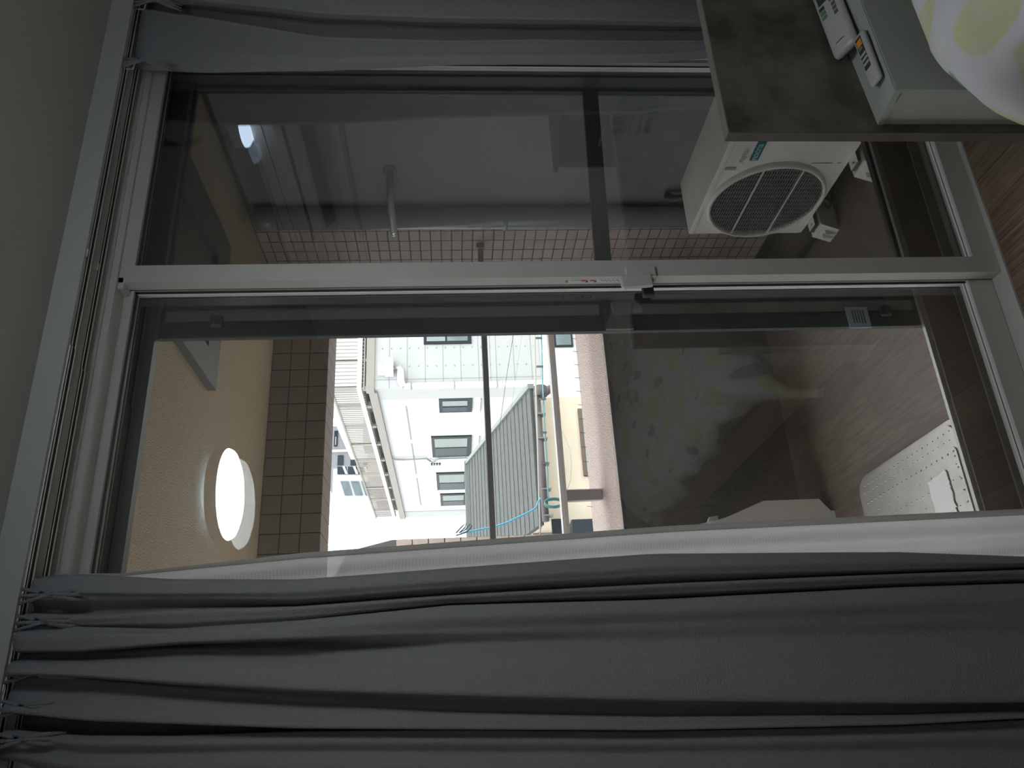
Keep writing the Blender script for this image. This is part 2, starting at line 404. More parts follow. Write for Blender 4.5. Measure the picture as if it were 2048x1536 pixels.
# ------------------------------------------------------------------ the sliding window
w1 = tag(empty('window_1'), kind='structure')
bm = bmesh.new()
box(bm, WX0, WX1, 1.775, 1.828, 2.314, WZ1)              # head
box(bm, WX0, WX1, 1.775, 1.828, -0.02, 0.003)            # bottom
box(bm, WX0, WX0+0.05, 1.775, 1.828, 0.003, 2.314)
box(bm, 1.893, WX1, 1.775, 1.828, 0.003, 2.314)
box(bm, WX0, WX1, 1.768, 1.776, 2.330, WZ1+0.006)       # casing lip
box(bm, WX0, WX1, 1.764, 1.776, -0.0, 0.006)
build('window_frame', bm, M['frame'], w1)
def sash(x0, x1, y0, y1, z0, z1, gx0, gx1, gz0, gz1, gy, lock=False, lead='right'):
    e = empty('sash'); e.parent = w1
    bm = bmesh.new()
    box(bm, x0, gx0, y0, y1, z0, z1); box(bm, gx1, x1, y0, y1, z0, z1)
    box(bm, gx0, gx1, y0, y1, z0, gz0); box(bm, gx0, gx1, y0, y1, gz1, z1)
    build('sash_frame', bm, M['frame'], e)
    bm = bmesh.new(); yy0, yy1 = y1, y1+0.004
    box(bm, x0, gx0+0.004, yy0, yy1, z0, z1); box(bm, gx1-0.004, x1, yy0, yy1, z0, z1)
    box(bm, gx0, gx1, yy0, yy1, z0, gz0+0.004); box(bm, gx0, gx1, yy0, yy1, gz1-0.004, z1)
    build('outside_cover', bm, M['extframe'], e)
    bm = bmesh.new(); t = 0.006
    for a in ((gx0, gx0+t, gz0, gz1), (gx1-t, gx1, gz0, gz1), (gx0, gx1, gz0, gz0+t), (gx0, gx1, gz1-t, gz1)):
        box(bm, a[0], a[1], gy-0.006, gy-0.001, a[2], a[3])
    build('gasket', bm, M['gasket'], e)
    bm = bmesh.new()
    quadprism(bm, [(gx0+t, gy-0.0095, gz0), (gx0+t, gy-0.0015, gz0), (gx0+t, gy-0.0015, gz0+0.010)], (gx1-gx0-2*t, 0, 0)); box(bm, gx1-t-0.0015, gx1-t, gy-0.006, gy-0.002, gz0+t, gz1-t)
    build('glazing_bead', bm, M['bead'], e)
    B('glass_pane', (gx0, gx1, gy, gy+0.003, gz0, gz1), M['glass'], e)
    # outer leaf of the double glazing, never perfectly parallel to the inner one
    p = B('glass_pane', (gx0-gx0, gx1-gx0, 0, 0.003, 0, gz1-gz0), M['glass2'], e)
    p.location = (gx0, gy+0.013, gz0); p.rotation_euler = (R(-0.55), 0, R(0.40))
    return e
s_right = sash(1.101, 1.893, 1.785, 1.822, 0.004, 2.315, 1.150, 1.845, 0.070, 2.280, 1.803)
s_left = sash(0.130, 1.150, 1.828, 1.866, 0.004, 2.330, 0.176, 1.104, 0.073, 2.291, 1.845)
# crescent lock on the meeting stile
B('lock_plate', (1.098, 1.128, 1.778, 1.786, 0.955, 1.035), M['frame'], s_right, bev=0.003)
B('crescent_lock', (1.0, 1.0, 0, 0, 0, 0), M['frame'], s_right) if False else None
bm = bmesh.new(); box(bm, 1.062, 1.100, 1.770, 1.786, 0.968, 1.052, bev=0.005)
bmesh.ops.rotate(bm, verts=bm.verts, cent=(1.08, 1.778, 1.01), matrix=Matrix.Rotation(R(-4), 3, 'Y'))
build('crescent_lever', bm, M['frame'], s_right)
bm = bmesh.new(); lathe(bm, [(0.0, 0), (0.017, 0.0), (0.017, 0.020), (0.012, 0.024), (0, 0.024)], (1.098, 1.800, 0.975), axis=1, seg=20)
build('lock_hub', bm, M['extframe'], s_right, True)
B('lock_keeper', (1.062, 1.10, 1.815, 1.835, 0.955, 0.985), M['gasket'], s_left, bev=0.004)
B('top_guide_block', (1.085, 1.118, 1.785, 1.83, 2.300, 2.318), M['frame'], s_right, bev=0.003)
# narrow warning label along the side of the stile
lb = B('warning_label', (1.0995, 1.1010, 1.796, 1.812, 1.03, 1.195), M['white'], s_right)
B('yellow_print', (1.0988, 1.0996, 1.798, 1.810, 1.184, 1.192), M['amber'], lb)
for zz in (1.137, 1.115): B('red_print', (1.0988, 1.0996, 1.798, 1.805, zz, zz+0.012), M['redink'], lb)
for zz in (1.131, 1.109): B('dark_print', (1.0988, 1.0996, 1.801, 1.810, zz, zz+0.006), M['inkgrey'], lb)
bmp = bmesh.new()
for k in range(12): box(bmp, 1.0988, 1.0996, 1.799+0.004*(k % 2), 1.8015+0.004*(k % 2), 1.095-0.0052*k, 1.0985-0.0052*k)
for k in range(6): box(bmp, 1.0988, 1.0996, 1.799, 1.8015, 1.175-0.005*k, 1.178-0.005*k)
build('fine_print', bmp, M['inkgrey'], lb)
# outside part of the frame
bm = bmesh.new()
box(bm, WX0, WX1, 1.828, 1.925, 2.332, WZ1); box(bm, WX0, WX1, 1.828, 1.868, -0.02, 0.003)
box(bm, WX0, WX0+0.045, 1.828, 1.925, 0.003, 2.332); box(bm, 1.897, WX1, 1.828, 1.925, 0.003, 2.332)
for yy in (1.86, 1.89): box(bm, 1.890, 1.897, yy, yy+0.004, 0.003, 2.33)
box(bm, WX0-0.02, WX1+0.04, 1.925, 1.955, 2.262, WZ1)
box(bm, WX0-0.02, WX0+0.03, 1.925, 1.955, 0.155, 2.262); box(bm, 1.915, WX1+0.04, 1.925, 1.955, 0.155, 2.262)
build('outer_frame', bm, M['extframe'], w1)
B('outer_riser', (WX0-0.02, WX1+0.04, 1.925, 1.950, -0.16, 0.150), M['riser'], w1)
B('track_ridge', (WX0+0.05, 1.89, 1.912, 1.918, 0.0, 0.057), M['extedge'], w1)
bm = bmesh.new(); box(bm, WX0+0.03, 1.915, 1.938, 1.950, 0.150, 0.158); build('outer_sill_edge', bm, M['extedge'], w1)
bm = bmesh.new(); box(bm, WX0+0.05, 1.893, 1.896, 1.902, 0.000, 0.032); box(bm, WX0+0.05, 1.893, 1.868, 1.925, -0.02, 0.0)
build('sill_track', bm, M['extedge'], w1)
B('outer_track', (1.152, 1.893, 1.832, 1.864, -0.02, 0.060), M['extedge'], w1)

# insect screen parked behind the right sash
isc = tag(empty('insect_screen', (1.03, 1.965, 0.1)), 'dark framed insect screen with a crossbar outside the sash beside the meeting stile', 'screen')
sx0, sx1, sz0, sz1 = 1.033, 1.948, 0.10, 2.300
Y0s, Y1s = 1.957, 1.977
B('stile', (sx0, sx0+0.050, Y0s, Y1s, sz0, sz1), M['extframe'], isc, bev=0.003)
B('stile_face', (sx0+0.050, sx0+0.084, Y0s+0.003, Y1s, sz0, sz1), M['stile2'], isc)
B('stile', (sx0+0.084, sx0+0.123, Y0s, Y1s, sz0, sz1), M['extframe'], isc, bev=0.003)
B('stile', (1.898, sx1, Y0s, Y1s, sz0, sz1), M['extframe'], isc, bev=0.003)
B('top_rail', (sx0+0.05, 1.898, Y0s, Y1s, 2.255, sz1), M['extframe'], isc, bev=0.003)
B('bottom_rail', (sx0+0.05, 1.898, Y0s, Y1s, sz0, 0.165), M['extframe'], isc, bev=0.003)
bm = bmesh.new(); quadprism(bm, [(sx0+0.05, Y0s, 1.032), (1.898, Y0s, 1.004), (1.898, Y0s, 1.052), (sx0+0.05, Y0s, 1.078)], (0, 0.018, 0))
build('crossbar', bm, M['extframe'], isc)
B('thin_edge', (sx0-0.0015, sx0, Y0s, Y1s-0.004, 0.16, sz1), M['extframe'], isc)
B('mesh', (sx0+0.05, 1.898, 1.966, 1.967, 0.165, 2.255), M['mesh'], isc)
B('handle_block', (1.030, 1.125, 1.944, 1.957, 0.985, 1.068), M['extframe'], isc, bev=0.006)
B('corner_catch', (1.060, 1.095, 1.944, 1.957, 2.100, 2.135), M['extframe'], isc, bev=0.006)
B('corner_catch', (1.060, 1.095, 1.944, 1.957, 0.235, 0.270), M['extframe'], isc, bev=0.006)
sl = tag(B('paper_label', (1.026, 1.092, 1.952, 1.9565, 0.305, 0.368), M['paleblue'], isc), 'small pale label with fine print')
bm = bmesh.new()
for k in range(5): box(bm, 1.040, 1.082, 1.9512, 1.9519, 0.318+0.008*k, 0.3215+0.008*k)
build('fine_print', bm, M['inkgrey'], sl)

# ------------------------------------------------------------------ curtain rails
def curtain_rail(yc, label, step_x):
    rail = tag(empty('curtain_rail', (0, yc, 2.33)), label, 'curtain rail')
    for (x0, x1, dz, dy, nm) in ((XL+0.01, step_x, 0.0, -0.0015, 'outer_rail'), (step_x, 2.05, 0.003, 0.0015, 'inner_rail')):
        bm = bmesh.new(); w = 0.013; z0 = 2.333+dz; z1 = 2.362
        box(bm, x0, x1, yc-w+dy, yc+w+dy, z1-0.003, z1); box(bm, x0, x1, yc-w+dy, yc-w+0.0015+dy, z0, z1); box(bm, x0, x1, yc+w-0.0015+dy, yc+w+dy, z0, z1)
        box(bm, x0, x1, yc-w+dy, yc-0.0065+dy, z0, z0+0.0015); box(bm, x0, x1, yc+0.0065+dy, yc+w+dy, z0, z0+0.0015)
        pr = build(nm, bm, M['rail'], rail)
        B('slot', (x0, x1, yc-0.010+dy, yc+0.010+dy, z0+0.002, z0+0.008), M['slot'], pr)
    for bx in (0.15, 1.105, 1.95):
        bm = bmesh.new(); box(bm, bx-0.012, bx+0.012, yc-0.017, yc+0.017, 2.362, ZC-0.001); box(bm, bx-0.010, bx+0.010, yc-0.018, yc-0.013, 2.336, 2.366)
        build('bracket', bm, M['rail'], rail)
    return rail
r1 = curtain_rail(1.672, 'white curtain rail nearer the room, carrying the grey curtains', 0.862)
r2 = curtain_rail(1.733, 'white curtain rail nearer the glass, carrying the sheer curtains', 0.835)
tag(B('trim_1', (XL, XR, 1.755, YI, 2.362, ZC), M['wall']), kind='structure')
tag(B('trim_2', (XL, XR, 1.648, 1.656, 2.338, ZC), M['fascia']), kind='structure')

# ------------------------------------------------------------------ curtains
def cloth(name, lines, ybase, ztop, zbot, m, parent, nz_=70, sub=7, amp=0.0, wr=0.0):
    """lines: [(table x->y of the fold line, depth towards the room)], ordered across the width."""
    zs = [ztop+(zbot-ztop)*(i/nz_) for i in range(nz_+1)]
    rows = []
    for z in zs:
        ctrl = []
        for tab, dep in lines:
            d = dep if isinstance(dep, (int, float)) else None
            Y = ybase-(d if d is not None else 0.03)
            X = 0.2
            for _ in range(5):
                xp, yp = proj((X, Y, z)); yv = interp(tab, xp)
                if d is None: Y = ybase-interp(dep, xp)
                X = at(xp, yv, 1, Y).x
            ctrl.append((X, Y))
        row = []
        for i in range(len(ctrl)-1):
            (xa, ya), (xb, yb) = ctrl[i], ctrl[i+1]
            for k in range(sub):
                t = k/sub; e = (1-math.cos(math.pi*t))/2
                row.append((xa+(xb-xa)*t, ya+(yb-ya)*e))
        row.append(ctrl[-1]); rows.append((z, row))
    bm = bmesh.new(); V = []
    for z, row in rows:
        V.append([bm.verts.new((x, y-wr*noise.noise(Vector((x*9, z*3.1, 3.3)))-0.4*wr*noise.noise(Vector((x*34, z*7, 9.1))), z)) for x, y in row])
    for a, b in zip(V, V[1:]):
        for k in range(len(a)-1): bm.faces.new((a[k], a[k+1], b[k+1], b[k]))
    o = build(name, bm, m, parent, True)
    mod = o.modifiers.new('thickness', 'SOLIDIFY'); mod.thickness = 0.0016
    return o
def T(*a): return list(zip(LX, a))
LX = (30, 160, 350, 600, 900, 1300, 1800, 2120)
A_ = T(1158, 1149, 1160, 1160, 1137, 1109, 1105, 1116)
def off(tab, d): return [(x, y+(d if isinstance(d, (int, float)) else interp(d, x))) for x, y in tab]
C_ = T(1232, 1238, 1226, 1217, 1194, 1172, 1151, 1140)
D_ = T(1256, 1257, 1262, 1245, 1214, 1203, 1178, 1168)
E_ = T(1301, 1300, 1284, 1275, 1262, 1250, 1236, 1230)
F_ = T(1347, 1350, 1364, 1378, 1388, 1398, 1404, 1401)
G_ = T(1424, 1438, 1445, 1454, 1456, 1458, 1447, 1430)
G2 = T(1462, 1473, 1474, 1465, 1462, 1465, 1454, 1438)
H_ = T(1480, 1505, 1503, 1502, 1504, 1506, 1502, 1500)
lines = [
    (off(A_, 0), 0.015), (off(A_, 6), 0.035),
    ([(x, (a*0.6+c*0.4)) for (x, a), (_, c) in zip(A_, C_)], 0.042),
    (off(C_, T(-40, -46, -34, -20, -22, -24, -14, -12)), 0.034), (off(C_, T(-12, -12, -10, -5, -5, -4, -4, -4)), 0.004),
    (C_, T(.045, .045, .045, .050, .044, .040, .040, .040)),
    ([(x, (a+c)/2) for (x, a), (_, c) in zip(C_, D_)], T(.040, .040, .042, .045, .034, .030, .030, .030)),
    (off(D_, -4), T(.03, .03, .03, .036, .006, .000, .000, .000)), (D_, T(.045, .045, .045, .048, .058, .060, .060, .060)),
    ([(x, a*0.6+c*0.4) for (x, a), (_, c) in zip(D_, E_)], 0.066),
    (E_, T(.058, .062, .066, .066, .052, .048, .048, .048)),
    (off(E_, T(5, 5, 6, 5, 24, 30, 34, 34)), T(.02, .02, .01, .005, .030, .034, .034, .034)),
    (off(E_, T(14, 14, 18, 30, 60, 70, 74, 74)), T(.026, .022, .030, .026, .052, .052, .052, .052)),
    ([(x, a*0.30+c*0.70) for (x, a), (_, c) in zip(E_, F_)], 0.066),
    (F_, 0.070), (off(F_, 5), 0.018),
    (off(F_, T(10, 10, 14, 22, 34, 34, 24, 20)), 0.026), ([(x, a*0.35+c*0.65) for (x, a), (_, c) in zip(F_, G_)], 0.045),
    (G_, 0.060), (off(G_, 4), -0.026), (off(G2, -4), -0.026),
    (G2, 0.034), (off(G2, T(8, 14, 14, 18, 20, 20, 22, 24)), 0.044), (H_, 0.030), (off(H_, 30), 0.040), (off(H_, T(40, 62, 90, 100, 100, 100, 100, 100)), 0.020),
]
lc = tag(empty('grey_curtain', (0.15, 1.68, 0)), 'heavy grey curtain gathered in deep folds beside the left wall', 'curtain')
cloth('cloth', lines, 1.700, 2.325, 0.03, M['curtain'], lc, 90, 6, wr=0.006)
def pleat(parent, x, y):
    bm = bmesh.new()
    for s in (-1, 0, 1):
        tube(bm, [(x+s*0.014, y-0.005, 2.335), (x+s*0.006, y-0.012, 2.300), (x+s*0.002, y-0.014, 2.285), (x+s*0.005, y-0.012, 2.270), (x+s*0.008, y-0.002, 2.245), (x+s*0.010, y+0.012, 2.215)], [0.0035, 0.0035, 0.003, 0.004, 0.0045, 0.002], 8)
    build('pinch_pleat', bm, M['curtain'], parent, True)
    bm = bmesh.new(); tube(bm, [(x, 1.672, 2.336), (x, 1.672, 2.318), (x, y-0.004, 2.305)], 0.002, 6); build('hook', bm, M['frame'], parent)
for px_, py_ in ((60, 1193), (50, 1247), (25, 1350), (15, 1418), (20, 1482)):
    P_ = at(px_, py_, 1, 1.655); pleat(lc, P_.x, 1.655)
# right-hand grey curtain
RX = (240, 410, 640, 900, 1300, 1440)
def T2(*a): return list(zip(RX, a))
edge = T2(136, 146, 143, 131, 125, 113)
S_ = T2(12, 36, 74, 81, 80, 80)
T_ = T2(1, 10, 36, 46, 51, 53)
rlines = [
    (edge, -0.008), (off(edge, -8), 0.004), ([(x, a*.6+c*.4) for (x, a), (_, c) in zip(edge, S_)], 0.016),
    (off(S_, 4), 0.024), (off(S_, 1), 0.026), (off(S_, -1), -0.008), ([(x, a*.5+c*.5) for (x, a), (_, c) in zip(S_, T_)], -0.012),
    (off(T_, 6), -0.02), (T_, 0.030), (off(T_, -10), 0.052), (off(T_, -40), 0.058), (off(T_, -75), 0.03), (off(T_, -110), 0.05), (off(T_, -150), 0.02), (off(T_, -190), 0.05)]
rc = tag(empty('grey_curtain', (1.85, 1.68, 0)), 'heavy grey curtain hanging behind the stone-look headboard', 'curtain')
cloth('cloth', rlines, 1.700, 2.325, 0.03, M['curtain'], rc, 80, 6, wr=0.004)
for px_, py_ in ((262, 128), (280, 8)):
    P_ = at(px_, py_, 1, 1.655); pleat(rc, P_.x, 1.655)
# sheers
SX = (240, 600, 1350, 2060)
def T3(*a): return list(zip(SX, a))
se = T3(1147, 1106, 1051, 1017)
sh = tag(empty('sheer_curtain', (0.35, 1.74, 0)), 'white see-through sheer curtain drawn to the left of the open view', 'curtain')
cloth('cloth', [(off(se, T3(6, 12, 13, 13)), 0.004), (off(se, 24), 0.012), (off(se, 50), -0.004), (off(se, 75), 0.012), (off(se, 95), -0.006), (off(se, 130), 0.012), (off(se, 170), -0.004), (off(se, 220), 0.012), (off(se, 280), -0.004), (off(se, 350), 0.010)], 1.752, 2.325, 0.03, M['sheer'], sh, 50, 5)
cloth('hem', [(se, 0.006), (off(se, T3(6, 12, 13, 13)), 0.004)], 1.752, 2.325, 0.03, M['sheerhem'], sh, 50, 2)
sh2 = tag(empty('sheer_curtain', (1.85, 1.74, 0)), 'white sheer curtain mostly hidden behind the grey curtain by the headboard', 'curtain')
cloth('cloth', [(T2(118, 120, 118, 116, 119, 121), 0.004), (T2(90, 90, 90, 90, 90, 90), 0.012), (T2(50, 50, 50, 50, 50, 50), -0.004), (T2(10, 10, 10, 10, 10, 10), 0.012), (T2(-60, -60, -60, -60, -60, -60), 0)], 1.752, 2.325, 0.03, M['sheer'], sh2, 30, 4)

# ------------------------------------------------------------------ lamps, indoor air conditioner
def lamp(x, y, label, r, m, ring):
    e = tag(empty('ceiling_lamp', (x, y, ZC)), label, 'lamp')
    bm = bmesh.new(); lathe(bm, [(r*0.36, 0), (r*0.38, -0.034)], (x, y, ZC), seg=48); build('base_ring', bm, M['haloglow'] if ring else M['whitep'], e, True)  # where it glows, the ring is an added emitter tucked above the rim
    bm = bmesh.new(); lathe(bm, [(r*0.94, -0.028), (r*1.0, -0.031), (r*1.01, -0.040), (r, -0.072)], (x, y, ZC), seg=48); build('rim', bm, M['whitep'], e, True)
    bm = bmesh.new(); lathe(bm, [(r*0.995, -0.073), (r*0.96, -0.084), (r*0.82, -0.094), (r*0.47, -0.101), (0.0, -0.103)], (x, y, ZC), seg=48); build('lamp_shade', bm, m, e, True)
lamp(0.905, 0.735, 'large round white ceiling lamp left of the bed, mirrored in the left sash glass', 0.170, M['lampm'], True)
lamp(2.42, 0.945, 'small bluish round ceiling lamp by the wall air conditioner, mirrored in the right sash', 0.112, M['lampm2'], False)
iac = tag(empty('wall_air_conditioner', (2.6, 0.8, 2.1)), 'white wall air conditioner above the bed head, seen mirrored in the right sash', 'air conditioner')
bm = bmesh.new()
prof = [(2.615, 2.07), (2.45, 2.05), (2.39, 2.11), (2.375, 2.20), (2.385, 2.295), (2.42, 2.315), (2.615, 2.315)]
quadprism(bm, [(x, 0.10, z) for x, z in prof], (0, 0.95, 0))
build('body', bm, M['whitep'], iac)
B('air_slit', (2.374, 2.3785, 0.14, 1.02, 2.155, 2.168), M['dark'], iac)
B('panel_seam', (2.379, 2.385, 0.12, 1.04, 2.245, 2.249), M['gasket'], iac)
bm = bmesh.new(); quadprism(bm, [(2.455, 0.2, 2.046), (2.40, 0.2, 2.092), (2.404, 0.2, 2.098), (2.46, 0.2, 2.052)], (0, 0.75, 0)); build('air_flap', bm, M['gasket'], iac)
pr = tag(B('picture_rail', (XR-0.03, XR-0.001, -0.6, 1.7, 1.955, 1.975), M['bedside']), 'thin wooden rail along the wall under the air conditioner', 'rail')

# ------------------------------------------------------------------ bed, headboard, box with remotes
KY = 1.33
bed = tag(empty('bed', (1.7, 0.2, 0)), 'single bed with stone-look headboard and white headboard box below the window', 'bed')
HX0, HX1 = 1.177, 2.28
bm = bmesh.new(); box(bm, HX0+0.001, HX1, KY, KY+0.026, 0.0, 0.888); hb = build('headboard', bm, M['stone'], bed)
B('side_edge', (HX0-0.001, HX0+0.001, KY, KY+0.027, 0.0, 0.889), M['stoneedge'], hb)
B('top_edge', (HX0, HX1, KY, KY+0.027, 0.888, 0.8905), M['stonetop'], hb)
# white box: its lid rises slightly towards the far side
bx0, bx1, by0, by1 = 1.198, 2.26, 1.228, KY-0.001
zl, zr = 0.552, 0.552+(0.60-0.552)/(1.579-1.198)*(bx1-bx0)
zr = 0.64
bm = bmesh.new()
quadprism(bm, [(bx0+0.002, by0+0.01, 0.02), (bx1, by0+0.01, 0.02), (bx1, by0+0.01, zr-0.012), (bx0+0.002, by0+0.01, zl-0.008)], (0, by1-by0-0.01, 0))
hbx = build('headboard_box', bm, M['bedw'], bed)
bm = bmesh.new()
pts = [(bx0, by0, zl+0.012), (bx1, by0, zr-0.02), (bx1, by1, zr), (bx0, by1, zl)]
quadprism(bm, pts, (0, 0, -0.014)); build('lid', bm, M['bedw'], hbx)
bm = bmesh.new(); quadprism(bm, [(bx0+0.002, by0-0.002, zl+0.009), (bx1, by0-0.002, zr-0.022), (bx1, by0-0.002, 0.2), (bx0+0.002, by0-0.002, 0.2)], (0, 0.012, 0)); build('front_panel', bm, M['bedw'], hbx)
B('side_rail', (1.185, 1.210, -0.75, by0, 0.10, 0.27), M['bedside'], bed)
B('side_rail', (2.235, 2.26, -0.75, by0, 0.10, 0.27), M['bedside'], bed)
B('foot_panel', (1.185, 2.26, -0.78, -0.75, 0.02, 0.36), M['bedside'], bed)
for lx in (1.20, 2.22):
    for ly in (-0.70, 1.15): B('leg', (lx, lx+0.04, ly, ly+0.04, 0.0, 0.10), M['bedside'], bed)
bm = bmesh.new(); box(bm, 1.215, 2.23, -0.745, by0-0.008, 0.22, 0.44, bev=0.03); build('mattress', bm, M['white'], bed, True)

# duvet
def duvet():
    NX, NY = 64, 120
    bm = bmesh.new(); uv = bm.loops.layers.uv.new('UVMap'); g = []
    y_top = 1.180; y_bot = -0.70
    for j in range(NY+1):
        v = j/NY
        row = []
        for i in range(NX+1):
            u = i/NX
            s = -0.22+u*(1.08+0.22)          # arc across, negative part hangs over the side
            y = y_top+(y_bot-y_top)*v
            # front edge bulges; the corner droops further out
            y += -0.03*max(0, (0.2-u)/0.2)**2*(1 if v < 0.3 else 0)*0 
            zt = 0.535+0.020*math.sin(u*9+v*5)-0.02+0.026*noise.noise(Vector((u*5, v*9, 0.2)))+0.016*noise.noise(Vector((u*15, v*26, 5)))-0.010*abs(noise.noise(Vector((u*11+v*20, v*30-u*6, 8))))*(1 if v < 0.5 else 1)+0.006*noise.noise(Vector((u*40, v*70, 2)))
            edge_f = min(1.0, v*NY/7.0); zt -= 0.10*(1-edge_f)**2
            zt += 0.03*math.exp(-((v-0.06)/0.05)**2)
            if s >= 0: x = 1.185+s; z = zt-0.10*math.exp(-s/0.05)*0.35
            else:
                k = -s/0.22
                dv = 0.11+0.035*math.sin(v*19+0.6)+0.03*noise.noise(Vector((v*13, 1.7, 0)))
                dv -= 0.03*math.exp(-((v-0.16)/0.06)**2)
                if v < 0.08: dv += 0.05*(1-v/0.08)
                x = 1.185-(0.070+0.03*max(0, 1-v/0.08))*math.sin(min(1, k*1.25)*math.pi/2)-0.010*math.sin(v*37+k*3)*k
                z = zt-0.035-dv*k**1.15
            row.append((bm.verts.new((x, y+0.012*noise.noise(Vector((u*8, 3, v*4))), z)), (s*0.9, v*1.9)))
        g.append(row)
    for a, b in zip(g, g[1:]):
        for i in range(NX):
            q = (a[i], a[i+1], b[i+1], b[i]); f = bm.faces.new([k[0] for k in q])
            for l, k in zip(f.loops, q): l[uv].uv = k[1]
    me = bpy.data.meshes.new('duvet'); bm.normal_update(); bm.to_mesh(me); bm.free()
    for p in me.polygons: p.use_smooth = True
    o = link('duvet', me, M['duvet'])
    mod = o.modifiers.new('filling', 'SOLIDIFY'); mod.thickness = 0.03; mod.offset = -1
    return o
tag(duvet(), 'off-white duvet printed with yellow-green leaves and blue-grey strokes, spread on the bed', 'duvet')

def remote(name, c, L, Wd, H, rot, tilt, label, kind):
    e = tag(empty(name, c), label, 'remote control')
    e.location = c; e.rotation_euler = (tilt, R(-3.5), rot)
    bm = bmesh.new(); box(bm, -L/2, L/2, -Wd/2, Wd/2, 0, H, bev=min(Wd*0.22, H*0.45)); build('body', bm, M['remote'], e, True)
    bm = bmesh.new(); box(bm, -L/2+0.004, L/2-0.004, -Wd/2+0.003, Wd/2-0.003, -0.002, 0.003); build('dark_back', bm, M['lcd'], e)
    z = H+0.0002
    if kind == 'ac':
        B('display', (L/2-0.062, L/2-0.012, -Wd/2+0.009, Wd/2-0.012, H-0.001, H+0.0008), M['lcd'], e)
        B('button', (L/2-0.075, L/2-0.064, -Wd/2+0.012, -Wd/2+0.024, H-0.001, H+0.0015), M['red'], e)
        for k in range(3): B('button', (L/2-0.078-0.013*k, L/2-0.069-0.013*k, Wd/2-0.024, Wd/2-0.010, H-0.001, H+0.0015), M['green' if k else 'gasket'], e)
        for k in range(3): B('button', (L/2-0.090-0.013*k, L/2-0.081-0.013*k, -Wd/2+0.012, -Wd/2+0.022, H-0.001, H+0.0015), M['inkgrey'], e)
        B('cover_notch', (-L/2+0.030, -L/2+0.032, -0.010, 0.012, H-0.001, H+0.0006), M['gasket'], e)
    else:
        B('key_panel', (-L/2+0.040, L/2-0.010, -Wd/2+0.008, Wd/2-0.008, H-0.001, H+0.0005), M['gasket'], e)
        B('button', (L/2-0.034, L/2-0.018, -0.009, 0.007, H, H+0.0020), M['orange'], e)
        B('button', (L/2-0.044, L/2-0.037, -0.006, 0.006, H, H+0.0018), M['green'], e)
        for k in range(3): B('button', (L/2-0.060-0.012*k, L/2-0.054-0.012*k, -0.010, 0.008, H, H+0.0018), M['remote'], e)
    return e
remote('remote_control', (1.478, 1.292, 0.596), 0.215, 0.064, 0.022, R(0.5), R(22), 'large white remote with dark display leaning on the headboard', 'ac')
remote('remote_control', (1.312, 1.252, 0.577), 0.135, 0.036, 0.014, R(-1), R(4), 'slim pale remote with orange button near the box edge', 'lamp')

# dark cabinet between the bed and the right wall
cb = tag(empty('bedside_cabinet', (2.45, 1.0, 0)), 'dark bedside cabinet between the bed and the wall, mirrored in the right sash', 'cabinet')
B('body', (2.315, XR-0.015, 0.77, 1.20, 0.0, 1.00), M['dkwood'], cb); B('top', (2.30, XR-0.015, 0.755, 1.215, 1.00, 1.02), M['dkwood'], cb)
for z0 in (0.06, 0.38, 0.70):
    dd = B('drawer', (2.302, 2.315, 0.785, 1.185, z0, z0+0.28), M['dkwood'], cb); B('handle', (2.292, 2.303, 0.93, 1.04, z0+0.14, z0+0.15), M['alu'], dd)

# ================================================================== THE BALCONY
XE = 2.42            # face of the end wall
ZS, ZF = 2.458, -0.263
tag(B('balcony_ceiling', (-2.5, XE+0.5, YO, 4.32, ZS, ZS+0.2), M['soffit']), kind='structure')
bf = tag(B('balcony_floor', (-2.5, XE+0.5, 2.56, 4.2, ZF-0.2, ZF), M['balfloor']), kind='structure')
tag(B('balcony_gutter_floor', (-2.5, XE+0.5, YO-0.02, 2.56, ZF-0.2, ZF-0.02), M['gutterfloor']), kind='structure')
tag(B('facade_wall_low', (-2.5, XE+0.5, YI+0.02, YO, -0.6, -0.12), M['stucco']), kind='structure')
tag(B('facade_wall_side', (XR+0.1, XR+0.5, YI, YO, -0.6, ZS), M['stucco']), kind='structure')
tag(B('facade_wall_top', (-2.5, XE+0.5, YI+0.03, YO, ZC+0.0, ZS+0.3), M['stucco']), kind='structure')
tag(B('facade_wall_far', (-2.5, XL-0.1, YI, YO, -0.6, ZS), M['stucco']), kind='structure')
# beam over the parapet, tiled
ZB = 2.156; YB0, YB1 = 4.03, 4.30
be = tag(B('beam', (-2.5, XE+0.6, YB0+0.0065, YB1-0.008, ZB+0.008, ZS+0.25), M['beamgrout']), kind='structure')
tw = 0.100
b2 = bmesh.new(); box(b2, 0.0025, tw-0.0025, 0, 0.008, 0.0025, 0.0975); tme = bpy.data.meshes.new('tile'); b2.to_mesh(tme); b2.free(); tme.materials.append(M['tile2'])
b2 = bmesh.new(); box(b2, 0.0025, tw-0.0025, 0.0025, YB1-YB0-0.0025, 0, 0.008); tme2 = bpy.data.meshes.new('tile'); b2.to_mesh(tme2); b2.free(); tme2.materials.append(M['beamedge'])
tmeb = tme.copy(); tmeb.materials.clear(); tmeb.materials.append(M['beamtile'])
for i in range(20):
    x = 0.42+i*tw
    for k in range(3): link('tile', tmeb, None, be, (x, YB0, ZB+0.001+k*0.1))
    link('tile', tme2, None, be, (x, YB0, ZB))
